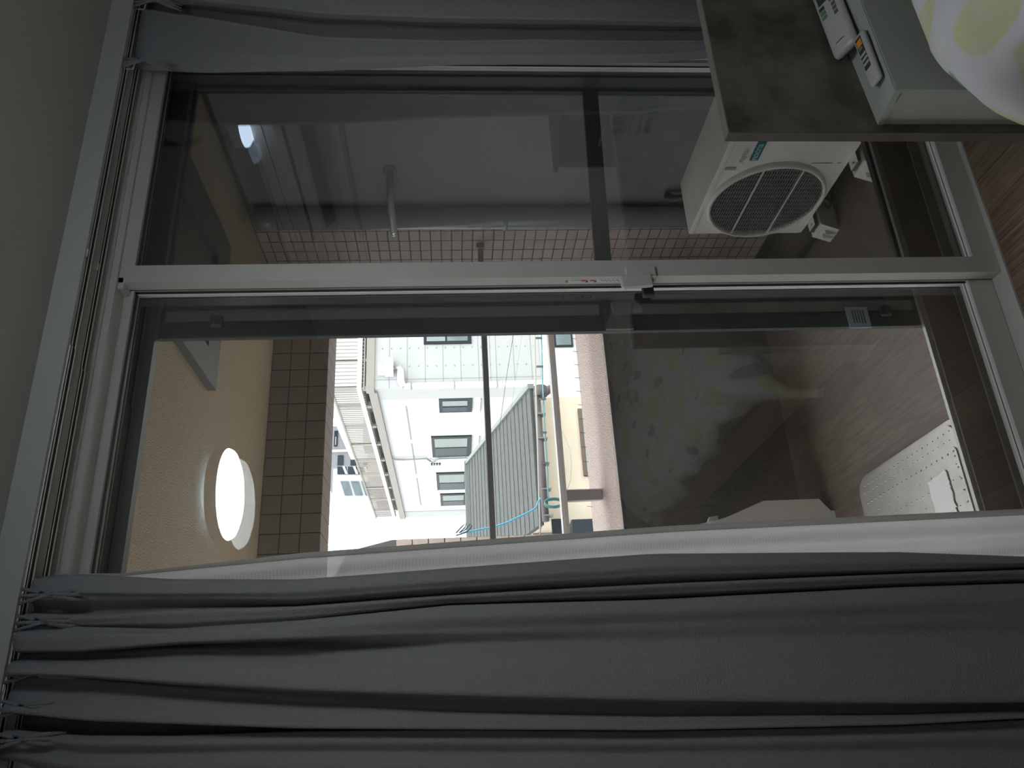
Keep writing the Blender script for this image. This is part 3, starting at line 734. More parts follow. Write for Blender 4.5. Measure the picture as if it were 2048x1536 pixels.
# parapet
pa = empty('parapet'); tag(pa, kind='structure')
bm = bmesh.new()
quadprism(bm, [(-2.5, 3.90, 0.655), (-2.5, 3.915, 0.662), (-2.5, 4.235, 0.748), (-2.5, 4.25, 0.742), (-2.5, 4.25, -0.9), (-2.5, 3.905, -0.9)], (XE+3.1, 0, 0))
build('wall_body', bm, M['stucco'], pa)
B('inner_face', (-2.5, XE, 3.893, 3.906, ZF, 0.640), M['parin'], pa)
B('cap_drip', (-2.5, XE, 3.886, 3.906, 0.640, 0.656), M['gutter'], pa)
bm = bmesh.new()
# tiny hooks of the bird wire along the outer edge
for k in range(16): tube(bm, [(0.9+0.085*k, 4.22, 0.745), (0.905+0.085*k, 4.222, 0.772)], 0.0015, 5)
o = build('bird_wire_pin', bm, M['cabled'], pa); o['kind'] = 'stuff'
hr = tag(empty('handrail', (1.2, 4.1, 0.75)), 'pinkish round-topped metal handrail carried above the rough parapet', 'handrail')
bm = bmesh.new()
prof = [(4.075, 0.898), (4.072, 0.915), (4.080, 0.930), (4.1, 0.936), (4.120, 0.930), (4.128, 0.915), (4.125, 0.898)]
quadprism(bm, [(-2.5, y, z) for y, z in prof], (4.93, 0, 0)); build('rail', bm, M['railm'], hr)
for pxx in (1.158,):
    bm = bmesh.new(); box(bm, pxx-0.004, pxx+0.050, 4.085, 4.115, 0.690, 0.899, bev=0.003); build('post', bm, M['postm'], hr)
    bm = bmesh.new(); box(bm, pxx+0.052, pxx+0.056, 4.08, 4.12, 0.690, 0.90); build('post_edge', bm, M['railm'], hr)
sb = tag(empty('guard_bar', (1.2, 3.6, 1.3)), 'thin dark bar running above the handrail into the tiled end wall', 'bar')
B('bar', (-2.5, XE-0.02, 3.585, 3.610, 1.306, 1.333), M['barm'], sb, bev=0.003)
B('sky_highlight_strip', (-2.5, XE-0.03, 3.6105, 3.6120, 1.329, 1.3345), M['railm'], sb)  # pale strip painting the sky's highlight along the bar's outer edge
B('end_bracket', (XE-0.03, XE, 3.572, 3.625, 1.300, 1.342), M['barm'], sb, bev=0.004)

# end wall with square tiles
ew = tag(B('balcony_end_wall', (XE+0.008, XE+0.5, YO, 4.60, ZF-0.3, ZS+0.2), M['grout']), kind='structure')
ts = 0.0505; th = 0.0
pitch_z = 0.0546; pitch_y = 0.0885
b2 = bmesh.new(); box(b2, 0, 0.008, 0.003, pitch_y-0.003, 0.0028, pitch_z-0.0028)
ta = bpy.data.meshes.new('tile'); b2.to_mesh(ta); b2.free(); ta.materials.append(M['tile'])
tb = ta.copy(); tb.materials.clear(); tb.materials.append(M['tile2'])
nt_ = 0; rest = bmesh.new()
for k in range(51):
    z = ZS-0.005-(k+1)*pitch_z
    if z < ZF: break
    for j in range(14):
        y = 3.375+j*pitch_y
        if j < 5 and nt_ < 230:
            link('tile', ta if random.random() < 0.7 else tb, None, ew, (XE+random.uniform(-0.0008, 0.0008), y, z)); nt_ += 1
        else: box(rest, XE, XE+0.008, y+0.003, y+pitch_y-0.003, z+0.0028, z+pitch_z-0.0028)
o = build('tile_field', rest, M['tile'], ew); o['kind'] = 'stuff'
# partition board next to the neighbour
pb = tag(empty('partition_board', (XE, 2.6, 0)), 'grey escape partition board with printed notice beside the downpipe', 'board')
B('board', (XE-0.012, XE+0.006, 1.96, 3.36, 0.02, ZS-0.03), M['board'], pb)
B('lower_panel', (XE-0.004, XE+0.006, 1.96, 3.36, ZF, 0.02), M['dark'], pb)
B('side_frame', (XE-0.02, XE-0.004, 3.34, 3.372, ZF+0.02, ZS-0.03), M['pipe'], pb)
MT = lambda y, z: basis((0, -1, 0), (0, 0, 1), (-1, 0, 0), (XE-0.0128, y, z))
nt2 = B('notice', (XE-0.0125, XE-0.012, 2.28, 2.76, 0.56, 0.80), M['board'], pb)
for s_txt, y, z, sz in (('非常の際には', 2.745, 0.725, 0.062), ('ここを破って', 2.735, 0.655, 0.062), ('隣戸へ避難できます', 2.725, 0.605, 0.036)):
    text('lettering', s_txt, sz, M['inkblue'], nt2, MT(y, z), depth=0.0003)
# downpipe
dp = tag(empty('downpipe', (2.34, 3.27, 0)), 'blue-grey round downpipe standing against the partition board', 'pipe')
bm = bmesh.new(); lathe(bm, [(0.053, 0), (0.053, 2.62)], (2.355, 3.265, ZF), seg=28); build('pipe', bm, M['pipe'], dp, True)
bm = bmesh.new(); lathe(bm, [(0.060, 0), (0.060, 0.10)], (2.355, 3.265, 2.30), seg=28); build('collar', bm, M['pipe'], dp, True)
bm = bmesh.new(); lathe(bm, [(0.060, 0), (0.060, 0.02)], (2.355, 3.265, 1.2), seg=28); build('pipe_band', bm, M['pipe'], dp, True)
# clothes pole holder
ph = tag(empty('pole_holder', (2.3, 3.1, 1.76)), 'steel clothes pole holder arm with bright tip in front of the partition board', 'bracket')
bm = bmesh.new(); tube(bm, [(2.395, 2.965, 1.745), (2.29, 2.98, 1.745), (2.26, 3.03, 1.745), (2.255, 3.22, 1.745)], 0.016, 12); build('arm', bm, M['barm'], ph, True)
bm = bmesh.new(); lathe(bm, [(0.030, -0.012), (0.030, 0.0), (0.022, 0.008)], (2.405, 2.965, 1.745), axis=0, seg=20); build('wall_plate', bm, M['barm'], ph, True)
bm = bmesh.new(); tube(bm, [(2.255, 3.22, 1.745), (2.255, 3.236, 1.745)], 0.014, 12); build('tip_ring', bm, M['chrome'], ph, True)
bm = bmesh.new(); tube(bm, [(2.255, 3.24, 1.745), (2.255, 3.252, 1.745)], 0.014, 12); build('tip_cap', bm, M['chrome'], ph, True)

# ceiling escape hatch of the flat above
ch = tag(empty('overhead_hatch', (1.7, 2.7, ZS)), 'grey metal escape hatch frame set in the tan balcony ceiling', 'hatch')
bm = bmesh.new(); z0, z1 = 2.425, ZS-0.0005
box(bm, 1.35, 2.03, 2.86, 3.01, z0, z1); box(bm, 1.885, 2.03, 2.35, 2.86, z0, z1); box(bm, 1.35, 1.47, 2.35, 2.86, z0, z1); box(bm, 1.35, 2.03, 2.28, 2.35, z0, z1)
build('rim', bm, M['hatchrim'], ch); B('lid', (1.47, 1.885, 2.35, 2.86, 2.446, 2.455), M['hatchrim'], ch)
bm = bmesh.new(); box(bm, 1.56, 1.58, 2.36, 2.85, 2.438, 2.446); build('stiffener', bm, M['white'], ch)

# outdoor unit
ac = tag(empty('outdoor_unit', (2.27, 2.74, ZF)), 'ivory air conditioner outdoor unit with a round fan grille on plastic blocks', 'outdoor unit')
AX, AY0, AY1, AZ0, AZ1 = 2.123, 2.355, 3.078, -0.163, 0.377
bm = bmesh.new(); box(bm, AX+0.004, AX+0.285, AY0, AY1, AZ0, AZ1-0.014); build('casing', bm, M['acw'], ac)
bm = bmesh.new(); box(bm, AX-0.002, AX+0.29, AY0-0.003, AY1+0.003, AZ1-0.026, AZ1, bev=0.005); build('top_cover', bm, M['acw'], ac)
fy, fz, fr = 2.830, 0.100, 0.246
# front panel with a round opening
bm = bmesh.new(); N = 64
circ = [bm.verts.new((AX+0.004, fy+fr*math.cos(2*math.pi*k/N), fz+fr*math.sin(2*math.pi*k/N))) for k in range(N)]
sq = []
for k in range(N):
    a = 2*math.pi*k/N; cx_, cz_ = math.cos(a), math.sin(a)
    t = 1e9
    if cx_ > 1e-6: t = min(t, (AY1-fy)/cx_)
    if cx_ < -1e-6: t = min(t, (AY0-fy)/cx_)
    if cz_ > 1e-6: t = min(t, (AZ1-0.026-fz)/cz_)
    if cz_ < -1e-6: t = min(t, (AZ0-fz)/cz_)
    sq.append(bm.verts.new((AX+0.001, fy+t*cx_, fz+t*cz_)))
for k in range(N): bm.faces.new((circ[k], circ[(k+1) % N], sq[(k+1) % N], sq[k]))
build('front_panel', bm, M['acw'], ac)
B('front_corner', (AX+0.0008, AX+0.004, AY0, AY0+0.06, AZ1-0.09, AZ1-0.026), M['acw'], ac)
bm = bmesh.new()
lathe(bm, [(fr+0.010, 0.004), (fr+0.008, -0.010), (fr+0.003, -0.020), (fr-0.006, -0.020), (fr-0.008, 0.004)], (AX, fy, fz), axis=0, seg=64); 
for f in [f for f in bm.faces if len(f.verts) > 10]: bm.faces.remove(f)
build('grille_ring', bm, M['acw'], ac, True)
bm = bmesh.new(); lathe(bm, [(fr-0.006, 0), (fr-0.006, 0.0005)], (AX+0.002, fy, fz), axis=0, seg=48); build('fan_recess', bm, M['dark'], ac)
bm = bmesh.new(); rr = fr-0.005
n_h = 44
for k in range(1, n_h):
    z = fz-rr+2*rr*k/n_h; h = math.sqrt(max(0, rr*rr-(z-fz)**2))
    box(bm, AX-0.012, AX-0.010, fy-h, fy+h, z-0.0012, z+0.0012)
for k in range(1, 17):
    y = fy-rr+2*rr*k/17; h = math.sqrt(max(0, rr*rr-(y-fy)**2))
    box(bm, AX-0.010, AX-0.008, y-0.0012, y+0.0012, fz-h, fz+h)
build('grille_wires', bm, M['acg'], ac)
bm = bmesh.new()
for dz in (-0.085, 0.085):
    h = math.sqrt(rr*rr-dz*dz); box(bm, AX-0.016, AX-0.011, fy-h, fy+h, fz+dz-0.003, fz+dz+0.003)
build('grille_bar', bm, M['acw'], ac)
bm = bmesh.new(); box(bm, AX-0.001, AX+0.002, 2.606, 2.622, 0.30, 0.347); build('side_slot', bm, M['acg'], ac)
bm = bmesh.new(); box(bm, AX-0.0015, AX+0.002, 2.582, 2.598, -0.10, -0.01); box(bm, AX-0.004, AX+0.002, 2.578, 2.592, -0.135, -0.118); build('valve_cover_grip', bm, M['acw'], ac)
bd = B('badge', (AX-0.0012, AX+0.002, 2.452, 2.562, 0.226, 0.262), M['teal'], ac)
MA = lambda y, z: basis((0, -1, 0), (0, 0, 1), (-1, 0, 0), (AX-0.0026, y, z))
text('lettering', 'nocria', 0.040, M['white'], bd, MA(2.558, 0.235), depth=0.0003, sx=0.95)
text('maker_lettering', 'FUJITSU', 0.026, M['inkpale'], ac, MA(2.572, 0.284), depth=0.0006, sx=0.95)
for (y0, y1) in ((2.93, 3.03), (2.50, 2.60)):
    bm = bmesh.new()
    quadprism(bm, [(AX-0.085, y0, ZF), (AX+0.33, y0, ZF), (AX+0.33, y0, AZ0-0.022), (AX-0.055, y0, AZ0-0.022)], (0, y1-y0, 0))
    ft = build('mounting_block', bm, M['foot'], ac)
    B('metal_foot', (AX-0.050, AX+0.31, y0+0.01, y1-0.03, AZ0-0.022, AZ0+0.002), M['chrome'], ft)
    bm = bmesh.new(); lathe(bm, [(0.010, 0), (0.010, 0.014), (0.005, 0.014), (0.005, 0.022)], (AX-0.030, (y0+y1)/2-0.01, AZ0-0.020), seg=6); build('bolt', bm, M['chrome'], ft)
    for k in range(2): B('rib', (AX-0.090, AX-0.060, y0+0.028+0.03*k, y0+0.034+0.03*k, ZF, AZ0-0.05), M['foot'], ft)
bm = bmesh.new(); tube(bm, [(2.34, 3.08, 0.32), (2.36, 3.12, 0.36), (2.37, 3.14, 0.40), (2.38, 3.12, 0.44)], 0.018, 10); tube(bm, [(2.30, 3.085, 0.22), (2.30, 3.14, 0.20), (2.29, 3.16, 0.0), (2.29, 3.16, ZF+0.02)], 0.016, 10)
build('refrigerant_pipe', bm, M['gasket'], ac, True)
bm = bmesh.new(); tube(bm, [(2.19, 2.88, AZ0), (2.17, 2.90, ZF+0.03), (2.14, 3.07, ZF+0.014), (2.13, 3.40, ZF+0.014)], 0.013, 8); build('drain_hose', bm, M['gasket'], ac, True)

# evacuation hatch in the balcony floor
eh = tag(empty('escape_hatch', (0.63, 2.86, ZF)), 'stainless steel floor hatch with studded lid and peeling white sticker', 'hatch')
def rrect(bm, x0, x1, y0, y1, r, z0, z1, seg=8):
    pts = []
    for cx, cy, a0 in ((x1-r, y1-r, 0), (x0+r, y1-r, 90), (x0+r, y0+r, 180), (x1-r, y0+r, 270)):
        for k in range(seg+1):
            a = R(a0+90*k/seg); pts.append((cx+r*math.cos(a), cy+r*math.sin(a), z0))
    return quadprism(bm, pts, (0, 0, z1-z0))
hx0, hx1, hy0, hy1 = 0.30, 0.965, 2.485, 3.245
bm = bmesh.new(); rrect(bm, hx0, hx1, hy0, hy1, 0.07, ZF+0.0005, ZF+0.018); build('frame', bm, M['steel'], eh)
bm = bmesh.new(); rrect(bm, hx0+0.012, hx1-0.018, hy0+0.012, hy1-0.018, 0.066, ZF+0.018, ZF+0.036); lid = build('lid', bm, M['steel'], eh)
bm = bmesh.new(); rrect(bm, hx0+0.06, hx1-0.105, hy0+0.03, hy1-0.05, 0.02, ZF+0.036, ZF+0.0405); build('raised_panel', bm, M['steel'], lid)
bm = bmesh.new()
def stud(x, y, z, r=0.0055):
    c = bm.verts.new((x, y, z+0.004)); ring = [bm.verts.new((x+r*math.cos(a), y+r*math.sin(a), z)) for a in [math.pi*k/3 for k in range(6)]]
    for k in range(6): bm.faces.new((c, ring[k], ring[(k+1) % 6]))
for j in range(19):
    y = hy0+0.045+j*0.0355
    stud(hx1-0.048, y, ZF+0.036, 0.0045)
    stud(hx1-0.078, y+0.012, ZF+0.036, 0.0035)
    stud(hx1-0.122, y, ZF+0.0405)
for i in range(1, 12):
    for j in range(15):
        if i % 2 and j % 2: continue
        stud(hx1-0.122-i*0.045, hy0+0.05+j*0.04, ZF+0.0405, 0.004)
    stud(hx1-0.10-i*0.040, hy0+0.045, ZF+0.0405); stud(hx1-0.08-i*0.040, hy0+0.020, ZF+0.036)
build('stud', bm, M['steel'], lid)['kind'] = 'stuff'
bm = bmesh.new()
pts = []
sx0_, sx1_, sy0_, sy1_ = 0.54, 0.800, 2.595, 2.715
def jag(a, b, n):
    out = []
    for k in range(n):
        t = k/n; out.append((a[0]+(b[0]-a[0])*t+random.uniform(-0.004, 0.004), a[1]+(b[1]-a[1])*t+random.uniform(-0.004, 0.004), ZF+0.0455))
    return out
pts = jag((sx0_, sy0_), (sx1_, sy0_), 30)+jag((sx1_, sy0_), (sx1_-0.01, sy1_), 6)+jag((sx1_-0.01, sy1_), (sx0_, sy1_+0.005), 30)+jag((sx0_, sy1_), (sx0_, sy0_), 10)
quadprism(bm, pts, (0, 0, -0.0035)); build('sticker', bm, M['sticker'], lid)

# white plastic piece beyond the hatch
wb = tag(empty('plastic_stand', (0.7, 3.5, ZF)), 'white plastic stand with sloping side standing between hatch and parapet', 'stand')
outl = [(0.60, ZF), (0.915, ZF), (0.915, -0.245), (0.972, -0.20), (0.972, 0.064), (0.905, 0.24), (0.885, 0.31), (0.60, 0.31)]
bm = bmesh.new(); quadprism(bm, [(x, 3.55, z) for x, z in outl], (0, 0.10, 0)); build('body', bm, M['whitep'], wb)
bm = bmesh.new(); quadprism(bm, [(0.86, 3.55, 0.31), (0.888, 3.55, 0.31), (0.872, 3.55, 0.39), (0.86, 3.55, 0.39)], (0, 0.02, 0)); quadprism(bm, [(0.88, 3.61, 0.27), (0.925, 3.61, 0.27), (0.920, 3.61, 0.31), (0.88, 3.61, 0.33)], (0, 0.02, 0))
build('peg', bm, M['white'], wb)

# ================================================================== OUTSIDE
tag(B('street', (-80, 120, 4.6, 160, -7.2, -7.0), M['asphalt']), kind='structure')
tag(B('lower_facade', (-2.5, XE+0.6, YO, 4.25, -7.0, -0.9), M['stucco']), kind='structure')

# --- house with the slate roof
ho = tag(empty('house', (3.2, 9.5, -7)), 'small cream house with grey slate roof and brown gutter', 'house')
XV = 4.004; XVL = 2.27
ez, ey, rz, ry = 0.52, 9.0, 1.265, 11.835
sl_ = (rz-ez)/(ry-ey)
bm = bmesh.new(); quadprism(bm, [(XVL, ey, ez-0.06), (XV, ey, ez-0.06), (XV, ry, rz-0.06), (XVL, ry, rz-0.06)], (0, 0, 0.045)); build('roof_deck', bm, M['roofd'], ho)
n_c = 19
for k in range(n_c):
    t0, t1 = k/n_c, (k+1.06)/n_c
    y0, y1 = ey+(ry-ey)*t0, ey+(ry-ey)*t1
    xl = XVL
    bm = bmesh.new(); quadprism(bm, [(xl, y0, ez+sl_*(y0-ey)-0.013), (XV-0.02, y0, ez+sl_*(y0-ey)-0.013), (XV-0.02, y1, ez+sl_*(y1-ey)-0.022), (xl, y1, ez+sl_*(y1-ey)-0.022)], (0, 0, 0.018))
    build('slate_course', bm, M['roof'], ho)
bm = bmesh.new(); quadprism(bm, [(XV-0.04, ey-0.02, ez-0.05), (XV+0.02, ey-0.02, ez-0.05), (XV+0.02, ry, rz-0.05), (XV-0.04, ry, rz-0.05)], (0, 0, 0.075)); build('verge_flashing', bm, M['roofedge'], ho)
B('ridge_flashing', (XVL, XV+0.02, ry-0.03, ry+0.10, rz-0.06, rz+0.03), M['roofedge'], ho)
bm = bmesh.new(); quadprism(bm, [(XVL, ry+0.1, rz), (XV, ry+0.1, rz), (XV, 13.5, 0.6), (XVL, 13.5, 0.6)], (0, 0, -0.05)); build('rear_roof', bm, M['roof'], ho)
bm = bmesh.new(); tube(bm, [(2.30, ey-0.05, ez-0.075), (XV-0.10, ey-0.05, ez-0.075)], 0.042, 10); gt = build('gutter', bm, M['gutter'], ho, True)
for k in range(6): B('gutter_clip', (2.35+k*0.31, 2.362+k*0.31, ey-0.115, ey+0.005, ez-0.16, ez-0.05), M['roofedge'], gt)
bm = bmesh.new(); tube(bm, [(XV-0.12, ey-0.02, ez-0.15), (XV-0.02, ey+0.1, ez-0.24), (XV+0.05, ey+0.2, ez-0.28)], 0.05, 8); tube(bm, [(XV-0.16, ey-0.05, ez-0.12), (XV-0.04, ey-0.05, ez-0.12)], 0.085, 10); build('gutter_elbow', bm, M['gutter'], ho, True)
bm = bmesh.new(); box(bm, 2.40, 3.97, 9.3, 13.2, -7, 0.42); quadprism(bm, [(2.40, 9.3, 0.42), (2.40, ry, rz-0.08), (2.40, 13.2, 0.5)], (1.57, 0, 0)); build('wall', bm, M['cream'], ho)
B('side_wing', (1.75, 2.40, 9.9, 13.0, -7, 0.5), M['pinkw'], ho)
wf = B('window', (2.93, 3.80, 9.27, 9.33, -0.75, -0.095), M['brownf'], ho)
B('pane', (2.97, 3.24, 9.262, 9.275, -0.70, -0.135), M['wing'], wf); B('pane', (3.27, 3.76, 9.262, 9.275, -0.70, -0.135), M['wing'], wf)
B('doorway', (2.05, 2.385, 9.25, 9.91, -2.0, 0.10), M['wing2'], ho)
B('dark_vent', (2.20, 2.40, 9.24, 9.29, 0.14, 0.34), M['winf'], ho)

# --- grey and white apartment building
ap = tag(empty('apartment_building', (12, 24, -7)), 'light grey apartment block with dark framed windows and fenced roof terrace', 'building')
XC, YA = 8.935, 20.0
ZP = 3.50
bm = bmesh.new(); box(bm, XC, 24, YA, 33.2, -1.0, ZP); build('wall', bm, M['bldB'], ap)
bm = bmesh.new(); box(bm, XC-0.0, 24, YA-0.03, YA, -1.0, ZP); box(bm, XC-0.03, XC, YA-0.03, YA+0.75, -1.0, ZP); build('siding', bm, M['bldA'], ap)
B('siding', (XC-0.03, XC, 32.4, 33.2, -1.0, ZP), M['bldA'], ap)
bm = bmesh.new(); box(bm, XC-0.0, 24, YA+0.0, 33.2, -7.0, -1.0); build('lower_wall', bm, M['bldB'], ap)
for k in range(9):
    z = 3.10-k*0.485
    if z > -0.98: B('panel_joint', (XC-0.034, 13.0, YA-0.034, YA-0.028, z, z+0.018), M['joint'], ap)
for z in (0.155,): B('panel_joint', (XC-0.034, 13.0, YA-0.034, YA-0.028, z+0.2, z+0.22), M['joint'], ap)
B('corner_joint', (XC+0.22, XC+0.235, YA-0.034, YA-0.028, -1.0, ZP), M['joint'], ap)
bm = bmesh.new()
for z in [3.3-0.245*k for k in range(18)]:
    for x in (9.55, 10.10, 10.65): tube(bm, [(x, YA-0.045, z), (x, YA-0.03, z)], 0.018, 6)
build('screw_cap', bm, M['joint'], ap)['kind'] = 'stuff'
# windows: on the grey front
def apwin(dims, axis, parts, blind):
    x0, x1, y0, y1, z0, z1 = dims
    w = B('window', dims, M['winf'], ap)
    return w
w = B('window', (10.20, 11.60, YA-0.07, YA+0.02, 0.86, 2.17), M['winf'], ap)
B('pane', (10.28, 11.5, YA-0.08, YA-0.05, 1.58, 2.09), M['curt2'], w); B('pane', (10.28, 11.5, YA-0.08, YA-0.05, 0.96, 1.53), M['wing'], w)
w = B('window', (10.05, 11.3, YA-0.05, YA+0.02, -1.97, -1.42), M['winf'], ap); B('pane', (10.10, 11.2, YA-0.06, YA-0.03, -1.92, -1.50), M['wing'], w)
# on the white side wall (faces the viewer's left)
for (y0, y1, z0, z1, ysp) in ((20.75, 21.74, 0.86, 1.80, 0.47), (23.75, 25.65, 0.83, 2.10, 0.50), (27.41, 29.39, 0.90, 2.03, 0.45), (30.0, 31.57, 0.90, 1.94, 0.45)):
    w = B('window', (XC-0.05, XC+0.02, y0, y1, z0, z1), M['winf'], ap)
    ym = y0+(y1-y0)*(1-ysp)
    B('pane', (XC-0.06, XC-0.04, y0+0.14, ym-0.05, z0+0.14, z1-0.10), M['curt2'], w)
    B('pane', (XC-0.06, XC-0.04, ym+0.05, y1-0.10, z0+0.14, z1-0.10), M['wing2'], w)
    B('white_surround', (XC-0.04, XC+0.02, y0-0.05, y1+0.05, z1, z1+0.16), M['white'], w)
    B('drip_line', (XC-0.04, XC+0.0, y0+0.1, y1, z0-0.26, z0-0.23), M['joint'], w)
B('parapet_cap', (XC-0.10, 24, YA-0.10, YA+0.12, ZP, ZP+0.22), M['railc'], ap)
B('parapet_cap', (XC-0.10, XC+0.15, YA+0.12, 33.2, ZP-0.06, ZP+0.16), M['railc'], ap)
B('deck_edge', (XC-0.05, 24, YA-0.05, 33.2, ZP+0.34, ZP+0.46), M['white'], ap)
# downpipe with hopper
dpp = empty('downpipe_with_hopper'); dpp.parent = ap
bm = bmesh.new(); tube(bm, [(XC-0.02, YA-0.14, -7), (XC-0.02, YA-0.14, 2.70)], 0.085, 10); build('pipe', bm, M['white'], dpp, True)
bm = bmesh.new(); tube(bm, [(XC+0.02, YA-0.14, 2.64), (XC+0.02, YA-0.14, 2.72), (XC+0.10, YA-0.14, 2.78), (XC+0.45, YA-0.12, 2.80), (XC+0.52, YA-0.12, 2.84), (XC+0.52, YA-0.12, 3.0)], 0.10, 10); build('elbow', bm, M['white'], dpp, True)
B('hopper', (XC+0.30, XC+0.78, YA-0.30, YA-0.03, 2.98, 3.22), M['white'], dpp, bev=0.02)
B('hopper_top', (XC+0.34, XC+0.62, YA-0.22, YA-0.03, 3.22, 3.40), M['white'], dpp, bev=0.02)
for z in (2.5, 1.35, 0.2): B('pipe_clip', (XC-0.13, XC+0.09, YA-0.24, YA-0.10, z, z+0.03), M['joint'], dpp)
# side pipe on the white wall
bm = bmesh.new(); tube(bm, [(XC-0.08, 25.6, 3.45), (XC-0.08, 25.7, 3.1), (XC-0.08, 25.65, 2.3), (XC-0.08, 25.9, 2.2), (XC-0.08, 26.1, 2.1), (XC-0.08, 25.7, 1.9), (XC-0.08, 25.7, 0.2)], 0.035, 6); build('wall_cable', bm, M['joint'], ap)
bm = bmesh.new()
for k in range(4): box(bm, XC-0.04, XC, 26.35, 26.52, 1.86+0.09*k, 1.91+0.09*k)
build('vent', bm, M['winf'], ap)
for (ya, yb) in ((21.3, 24.0), (24.4, 27.5), (28.0, 31.5)): B('wall_line', (XC-0.02, XC, ya, yb, 2.72, 2.75), M['joint'], ap)
# roof fence: slats and posts
fe = empty('roof_fence'); fe.parent = ap
F0, F1 = ZP+0.30, ZP+1.12
bm = bmesh.new(); x = XC+0.05
while x < 12.5: box(bm, x, x+0.024, YA+0.0, YA+0.02, F0, F1); x += 0.112
build('slat', bm, M['railc'], fe)['kind'] = 'stuff'
bm = bmesh.new(); y = YA+0.1
while y < 33: box(bm, XC, XC+0.02, y, y+0.045, F0, F1); y += 0.15
build('slat', bm, M['railc'], fe)['kind'] = 'stuff'
for (x, y) in [(XC+0.02, YA)]+[(XC+0.02, YA+1.55*k+1.2) for k in range(8)]: B('post', (x-0.03, x+0.05, y, y+0.16, ZP+0.2, F1), M['railc'], fe)
for x in (9.75, 11.3): B('post', (x, x+0.07, YA, YA+0.05, ZP+0.2, F1), M['railc'], fe)
B('top_rail', (XC-0.03, 12.5, YA-0.02, YA+0.03, F1, F1+0.05), M['railc'], fe); B('top_rail', (XC-0.03, XC+0.03, YA, 33.2, F1, F1+0.05), M['railc'], fe)
B('bottom_rail', (XC-0.03, 12.5, YA-0.02, YA+0.03, F0-0.04, F0), M['railc'], fe)
B('roof_unit', (XC+0.4, XC+1.4, 25.5, 26.3, ZP, ZP+0.9), M['joint'], ap)
B('roof_unit', (XC+0.3, XC+1.5, 21.6, 22.4, ZP, ZP+0.5), M['joint'], ap)
B('roof_shed', (XC+0.3, XC+5, 28.6, 33.0, ZP, ZP+1.05), M['pinkw'], ap)

# --- white building further back behind the fence
bb = tag(empty('white_building', (14, 40, -7)), 'plain white building with slanting top edge behind the roof fence', 'building')
YW = 45.0
def W(x, y, Y=YW): return at(x, y, 1, Y)
pz = [W(672, 640), W(652, 800), W(694, 897)]
pz += [Vector((pz[2].x, YW, -7)), Vector((pz[0].x, YW, -7))]
bm = bmesh.new(); quadprism(bm, [tuple(p) for p in pz], (0, 2.0, 0)); build('wall', bm, M['bldB'], bb)
# --- purple-grey tower
YT = 70.0
tg = tag(empty('grey_tower', (20, 70, -7)), 'distant purple-grey apartment tower with dark balconies seen above the fence', 'building')
p0 = W(655, 935, YT); p1 = W(760, 850, YT)
bm = bmesh.new(); box(bm, p0.x, p1.x, YT, YT+8, -7, W(640, 900, YT).z); build('wall', bm, M['towerg'], tg)
for k in range(4):
    a = W(675+26*k, 931, YT); b = W(685+26*k, 911, YT); B('balcony_recess', (a.x, b.x, YT-0.1, YT+0.1, b.z-0.1, a.z), M['wing2'], tg)
a = W(664, 905, YT); b = W(720, 899, YT); B('vertical_band', (a.x, b.x, YT-0.15, YT, b.z, a.z), M['bldB'], tg)
a = W(668, 893, YT); b = W(676, 862, YT)
w = B('window', (a.x, b.x, YT-0.1, YT+0.1, b.z, a.z), M['winf'], tg); B('pane', (a.x+0.1, b.x-0.6, YT-0.15, YT-0.05, b.z+0.1, a.z-0.1), M['curt2'], w)
# --- white tower
YV = 62.0
wt = tag(empty('white_tower', (14, 62, -7)), 'distant white tower block with rows of blue-grey windows', 'building')
a = W(664, 1003, YV); b = W(820, 933, YV)
bm = bmesh.new(); box(bm, a.x, b.x, YV, YV+8, -7, a.z); build('wall', bm, M['bldB'], wt)
for k in range(3):
    a = W(681+20.5*k, 991, YV); b = W(697+20.5*k, 963, YV)
    q = [W(681+20.5*k, 963, YV), W(697+20.5*k, 963, YV), W(705+20.5*k, 991, YV), W(690+20.5*k, 991, YV)]
    bm = bmesh.new(); quadprism(bm, [(p.x, YV-0.1, p.z) for p in q], (0, 0.08, 0)); w = build('window', bm, M['wing'], wt)
    q = [W(675+21*k, 934, YV), W(693+21*k, 934, YV), W(695+21*k, 949, YV), W(675+21*k, 949, YV)]
    bm = bmesh.new(); quadprism(bm, [(p.x, YV-0.1, p.z) for p in q], (0, 0.08, 0)); w = build('window', bm, M['wing2'], wt)
    q = [W(685+21*k, 934, YV), W(690+21*k, 934, YV), W(696+21*k, 949, YV), W(691+21*k, 949, YV)]
    bm = bmesh.new(); quadprism(bm, [(p.x, YV-0.16, p.z) for p in q], (0, 0.05, 0)); build('balcony_rail', bm, M['bldB'], wt)
# --- tiled block at the left
tbk = tag(empty('tiled_block', (1, 6, -7)), 'pinkish tiled wall block at the left of the view beside the sheer curtain', 'building')
bm = bmesh.new(); quadprism(bm, [(-3, 6.0, -7), (1.443, 6.0, -7), (1.443, 6.0, 1.95), (1.37, 6.0, 2.27), (0.9, 6.0, 2.5), (-3, 6.0, 2.5)], (0, 0.5, 0)); build('wall', bm, M['grout'], tbk)
b2 = bmesh.new(); box(b2, 0.004, 0.094, 0, 0.012, 0.004, 0.116); tm3 = bpy.data.meshes.new('tile'); b2.to_mesh(tm3); b2.free(); tm3.materials.append(M['tile'])
for k in range(20):
    for j in range(3): link('tile', tm3, None, tbk, (1.443-0.098*(j+1), 5.989, 1.92-0.12*(k+1)))
for k in range(5):
    for j in range(2): link('tile', tm3, None, tbk, (1.34-0.098*(j+1), 5.989, 2.16-0.12*k))

